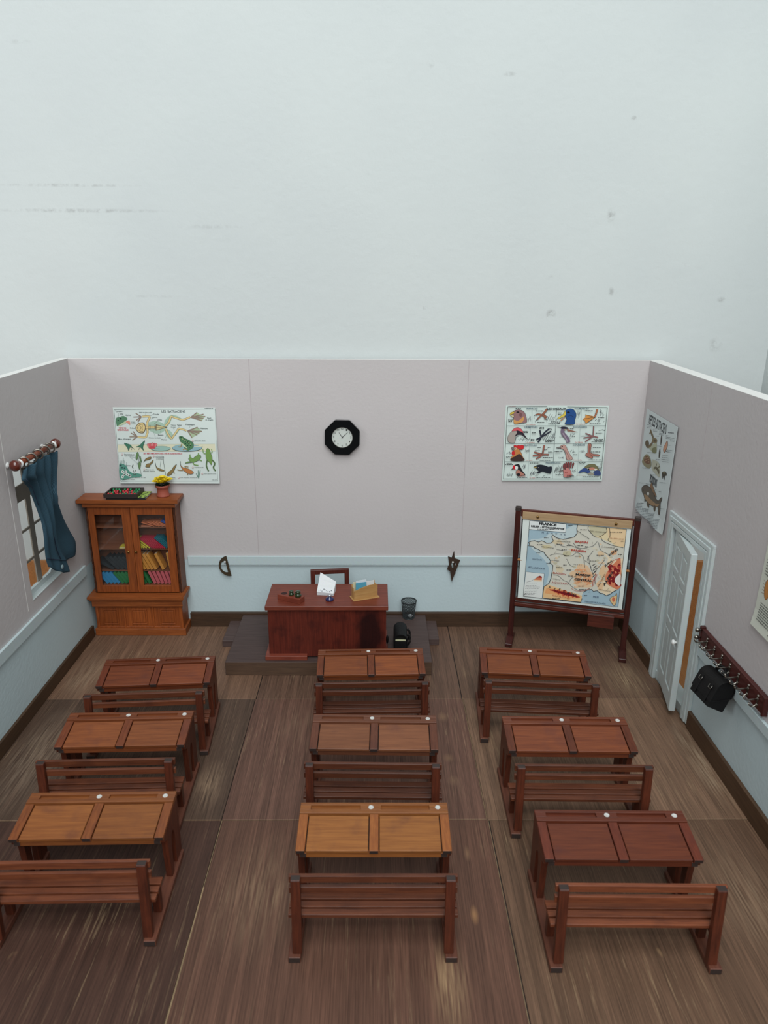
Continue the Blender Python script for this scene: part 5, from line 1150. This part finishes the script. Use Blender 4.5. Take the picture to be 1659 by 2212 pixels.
A.PS((92,84,72),[(152,1335),(170,1290),(215,1265),(260,1268),(310,1305),(360,1380),(410,1470),(450,1505),(480,1470),(512,1440),(514,1470),(492,1540),(490,1640),(474,1742),(452,1690),(445,1610),(360,1605),(290,1575),(215,1500),(190,1430),(165,1390)],(56,50,44),5)
A.PS((154,126,94),[(200,1420),(260,1440),(330,1500),(420,1560),(470,1560),(440,1600),(360,1598),(290,1565),(225,1500)]); A.PS((130,100,72),[(305,1275),(335,1205),(352,1265),(420,1440),(370,1390)],(80,66,50),4); A.E((206,206,200),270,1400,18,30); A.E((26,24,22),180,1350,8,12)
for p in ([(250,1540),(290,1570),(285,1640),(255,1600)],[(375,1600),(408,1600),(395,1690),(372,1660)],[(205,1480),(225,1520),(210,1550)]): A.PS((90,78,62),p)
for i in range(7):
    for x0 in (80,180,280,380): A.scribble((104,112,118),x0-i*2,1580+(x0-80)*.80+i*26,100,8,rn)
for x,y,w_ in ((395,395,50),(430,560,80),(250,690,110),(600,525,60),(600,610,90),(590,640,60),(510,710,110),(510,745,130),(505,780,140),(510,815,130),(165,960,100),(330,1060,80),(405,790,70),(480,1175,110),(120,1220,60),(235,1225,80),(370,1310,60),(470,1330,40),(150,1560,60),(240,1660,60),(360,1710,50),(500,1620,60)): A.scribble((124,130,132),x,y+10,w_,9,rn)
A.build('poster', 'tall poster REPTILES BATRACIENS with a carp, on the right wall above the door', 'poster', Matrix.Translation((XR-.006, 8.405, 2.338)) @ Matrix.Rotation(-PI/2,4,'Z') @ Matrix.Rotation(.02,4,'Y'), 'educational wall charts')
A = Art([(0,0),(1000,0),(1000,1262),(0,1262)], 1.0, 1.262, (206,210,198), curl=lambda u,v: .02*max(0,v-.9)*8)
A.T('INSECTES',(40,46,50),500,90,560,90,0,.03) if False else None
for (x,y,c) in ((420,300,(120,90,56)),(700,320,(96,90,60)),(500,640,(120,90,56)),(780,700,(70,62,52))):
    A.PS(c,[(x-60,y),(x-30,y-70),(x+30,y-80),(x+70,y),(x+40,y+90),(x-20,y+100)])
A.PS((186,128,66),[(80,870),(95,800),(130,790),(165,830),(170,900),(135,960),(100,940)],(120,80,44),6)
for i in range(5): A.S((120,90,60),4,[(95,830+i*24),(50,815+i*30)])
for i in range(8): A.scribble((84,88,86),70,1020+i*22,rn.uniform(560,800),9,rn)
for i in range(6): A.scribble((70,74,76),60,620+i*26,rn.uniform(160,240),9,rn)
A.scribble((84,88,86),300,1210,300,12,rn)
A.build('poster', 'yellowed poster cut by the right picture edge, above the coat rack', 'poster', Matrix.Translation((XR-.008, 5.275, 2.262)) @ Matrix.Rotation(-PI/2,4,'Z') @ Matrix.Rotation(.035,4,'Y'), 'educational wall charts')

# ------------------------------------------------------------------ clock
BLACKG = plain('black_gloss_plastic', (5,5,6), .12, spec=.3, coat=.15)
ck = thing('wall_clock', 'black octagonal wall clock with white dial on the back wall', 'clock', (-.42, D-.002, 2.597)); ck.rotation_euler = (0, .02, 0)
ap = .2155; oc = [(ap/math.cos(PI/8)*math.cos(PI/8+i*PI/4), ap/math.cos(PI/8)*math.sin(PI/8+i*PI/4)) for i in range(8)]
def circ(r_, n): return [(r_*math.cos(PI/8+2*PI*i/n), r_*math.sin(PI/8+2*PI*i/n)) for i in range(n)]
def resample(poly, n):
    m = n//len(poly); out = []
    for i in range(len(poly)):
        a, b = poly[i], poly[(i+1) % len(poly)]
        out += [(a[0]+(b[0]-a[0])*k/m, a[1]+(b[1]-a[1])*k/m) for k in range(m)]
    return out
b = MB(); b.ring(resample(oc,64), circ(.130,64), -.062, 0, 'xz'); cs = b.build('case', BLACKG, ck, bevel=.006, seg=2)
DIAL = plain('dial_white', (206,212,206), .5)
MB().prism(circ(.131,48), -.036, -.010, 'xz').build('dial', DIAL, ck)
b = MB(); b.ring(circ(.1315,64), circ(.126,64), -.048, -.034, 'xz'); b.build('dial_rim', STEEL, ck)
DK = plain('dial_black', (28,28,30), .6)
b = MB()
for i in range(1,13):
    a = PI/2-2*PI*i/12; vs_, fs_ = text_geo(str(i), .01); w_ = .0155*(1.7 if i > 9 else 1)
    b.add([(.106*math.cos(a)+p[0]*w_, -.0366, .106*math.sin(a)+p[1]*.024) for p in vs_], fs_)
b.build('numerals', DK, ck)
def hand(ang, l, wd, y):
    c_, s_ = math.sin(ang), math.cos(ang); b = MB()
    b.prism([(-c_*.012-s_*wd, -s_*.012+c_*wd),(c_*l-s_*wd*.5, s_*l+c_*wd*.5),(c_*l+s_*wd*.5, s_*l-c_*wd*.5),(-c_*.012+s_*wd, -s_*.012-c_*wd)], y-.0015, y, 'xz'); return b
hand(-math.radians(35),.074,.0035,-.038).build('hour_hand', DK, ck); hand(math.radians(45),.095,.0030,-.041).build('minute_hand', DK, ck)

# ------------------------------------------------------------------ drawing instruments hung on the rail
DWOOD = plain('dark_olive_wood', (64,52,34), .5, bump=.2, bscale=80)
DWOOD2 = plain('dark_brown_wood', (58,42,32), .5, bump=.2, bscale=80)
pr = thing('protractor', 'dark wooden half-round protractor hanging on the rail left of the teacher desk', 'protractor', (-1.925, D-.034, .875)); pr.rotation_euler = (0, -.175, 0)
Rr = .142
def half(r_, off, n=24): return [(off-r_*math.sin(PI*i/n)*.92, r_*math.cos(PI*i/n)) for i in range(n+1)]
b = MB(); b.ring(half(Rr,0), half(.085,-.030), -.010, -.002, 'xz'); b.build('plate', DWOOD, pr)
def tri_ring(name, label, pts, y, inset, mat):
    c = (sum(p[0] for p in pts)/3, sum(p[1] for p in pts)/3)
    t = thing(name, label, 'set square', (c[0], y, c[1]), group='set squares on the rail')
    loc = [(p[0]-c[0], p[1]-c[1]) for p in pts]; inn = [(p[0]*inset, p[1]*inset) for p in loc]
    b = MB(); b.ring(loc, inn, -.006, 0, 'xz'); b.build('plate', mat, t); return t
tri_ring('set_square','dark wooden set square pointing down, crossed over the other on the rail',[(.942,1.016),(1.103,.966),(1.003,.655)],D-.042,.42,DWOOD2)
tri_ring('set_square','dark wooden set square pointing up, behind the other on the rail',[(1.022,1.092),(.936,.828),(1.050,.764)],D-.034,.36,DWOOD2)
for (x,z,lab) in ((-1.972,.936,'small white pin holding the protractor on the rail'),(1.008,.935,'small white pin holding the crossed set squares on the rail')):
    p = thing('wall_pin', lab, 'pin', (x, D-.030, z), group='white pins in the rail')
    MB().sphere((0,-.022,0), .0135, n=12).build('pin_head', PINWHITE, p)
    MB().tube([(0,-.02,0),(0,0,0)], .004, 6).build('pin_shaft', STEEL, p)

# ------------------------------------------------------------------ coat rack and hanging satchel
RK = wood('dark_red_rack_board', (84,38,34), (54,24,22), 'y', .4, stain=.3, stain_col=(36,18,18))
RX0, RX1 = XR-.045, XR-.001
rk = thing('coat_rack', 'dark red wooden coat rack with a row of metal hooks on the right wall', 'coat rack', (RX1, 5.985, 1.10))
def ry(y): return y-5.985
MB().box(RX0-RX1, 0, ry(5.36), ry(6.60), -.085, .085).build('board', RK, rk, bevel=.006)
MB().box(RX0-RX1-.006, 0, ry(5.335), ry(5.362), -.095, .088).build('end_block', RK, rk, bevel=.006)
MB().box(RX0-RX1-.006, 0, ry(6.598), ry(6.645), -.075, .10).build('end_block', RK, rk, bevel=.008)
for z in (.070,-.012):
    b = MB(); b.sphere((RX0-RX1-.045, ry(6.60), z), .024, n=16); b.tube([(RX0-RX1, ry(6.60), z),(RX0-RX1-.04, ry(6.60), z)], .008, 8); b.build('round_knob', STEEL, rk)
FX = RX0-RX1
for y in (6.455,6.292,6.130,5.966,5.796,5.610,5.440):
    b = MB(); Y = ry(y)
    for z in (.042,.016,-.040): b.sphere((FX-.004,Y,z), .015, n=10, sc=(.6,1,1.05))
    b.box(FX-.008,FX,Y-.011,Y+.011,-.062,.05)
    b.tube([(FX,Y,.014),(FX-.05,Y,.012),(FX-.095,Y,.008),(FX-.118,Y,.014),(FX-.126,Y,.034)], [.008,.007,.007,.0075,.010], 8)
    b.sphere((FX-.127,Y,.038), .0115, n=10)
    b.tube([(FX,Y,-.03),(FX-.025,Y,-.055),(FX-.052,Y,-.058),(FX-.070,Y,-.042),(FX-.074,Y,-.022)], [.008,.007,.007,.007,.009], 8)
    b.build('hook', STEEL, rk)
sg = thing('satchel', 'black leather satchel hanging from the coat rack', 'satchel', (3.108, 6.0, .742)); sg.rotation_euler = (math.radians(-5), math.radians(24), 0)
r = .083; Hh = .285; L2 = .185
arcp = [(r*math.cos(a), Hh-r+r*math.sin(a)) for a in [PI*i/14 for i in range(15)]]
b = MB(); b.prism([(-r,0),(r,0)]+arcp, -L2+.01, L2-.01, 'xz'); b.build('body', BLACK_LEATHER, sg, bevel=.008)
ro = r+.006
fl_o = [(-ro,.05)]+[(ro*math.cos(a), Hh-r+ro*math.sin(a)) for a in [PI-PI*i/14 for i in range(15)]]+[(ro,.15)]
fl_i = [(-r+.001,.05)]+[(r*math.cos(a)*.99, Hh-r+r*math.sin(a)*.99) for a in [PI-PI*i/14 for i in range(15)]]+[(r-.001,.15)]
b = MB(); b.ring(fl_o, fl_i, -L2, L2, 'xz'); b.build('flap', BLACK_LEATHER, sg, bevel=.003)
for y in (-.095,.095):
    MB().box(-ro-.007,-ro+.004,y-.018,y+.018,.015,Hh-r).build('strap', BLACK_LEATHER, sg, bevel=.003)
    MB().tube([(-ro-.010,y-.024,.185),(-ro-.012,y-.024,.150),(-ro-.012,y+.024,.150),(-ro-.010,y+.024,.185)], .004, 6).build('buckle', STEEL, sg)
b = MB()
pts = [(0,.10,Hh-.012),(.01,.09,Hh+.025),(.01,.04,Hh+.07),(.01,-.02,Hh+.075),(.01,-.08,Hh+.03),(0,-.10,Hh-.012)]
for dx in (-.012,0,.012): b.tube([(p[0]+dx,p[1],p[2]) for p in Art.smooth([(p[1],p[2]) for p in pts],4,False) for p in [(0,p[0],p[1])]], .009, 8)
b.build('handle', BLACK_LEATHER, sg)
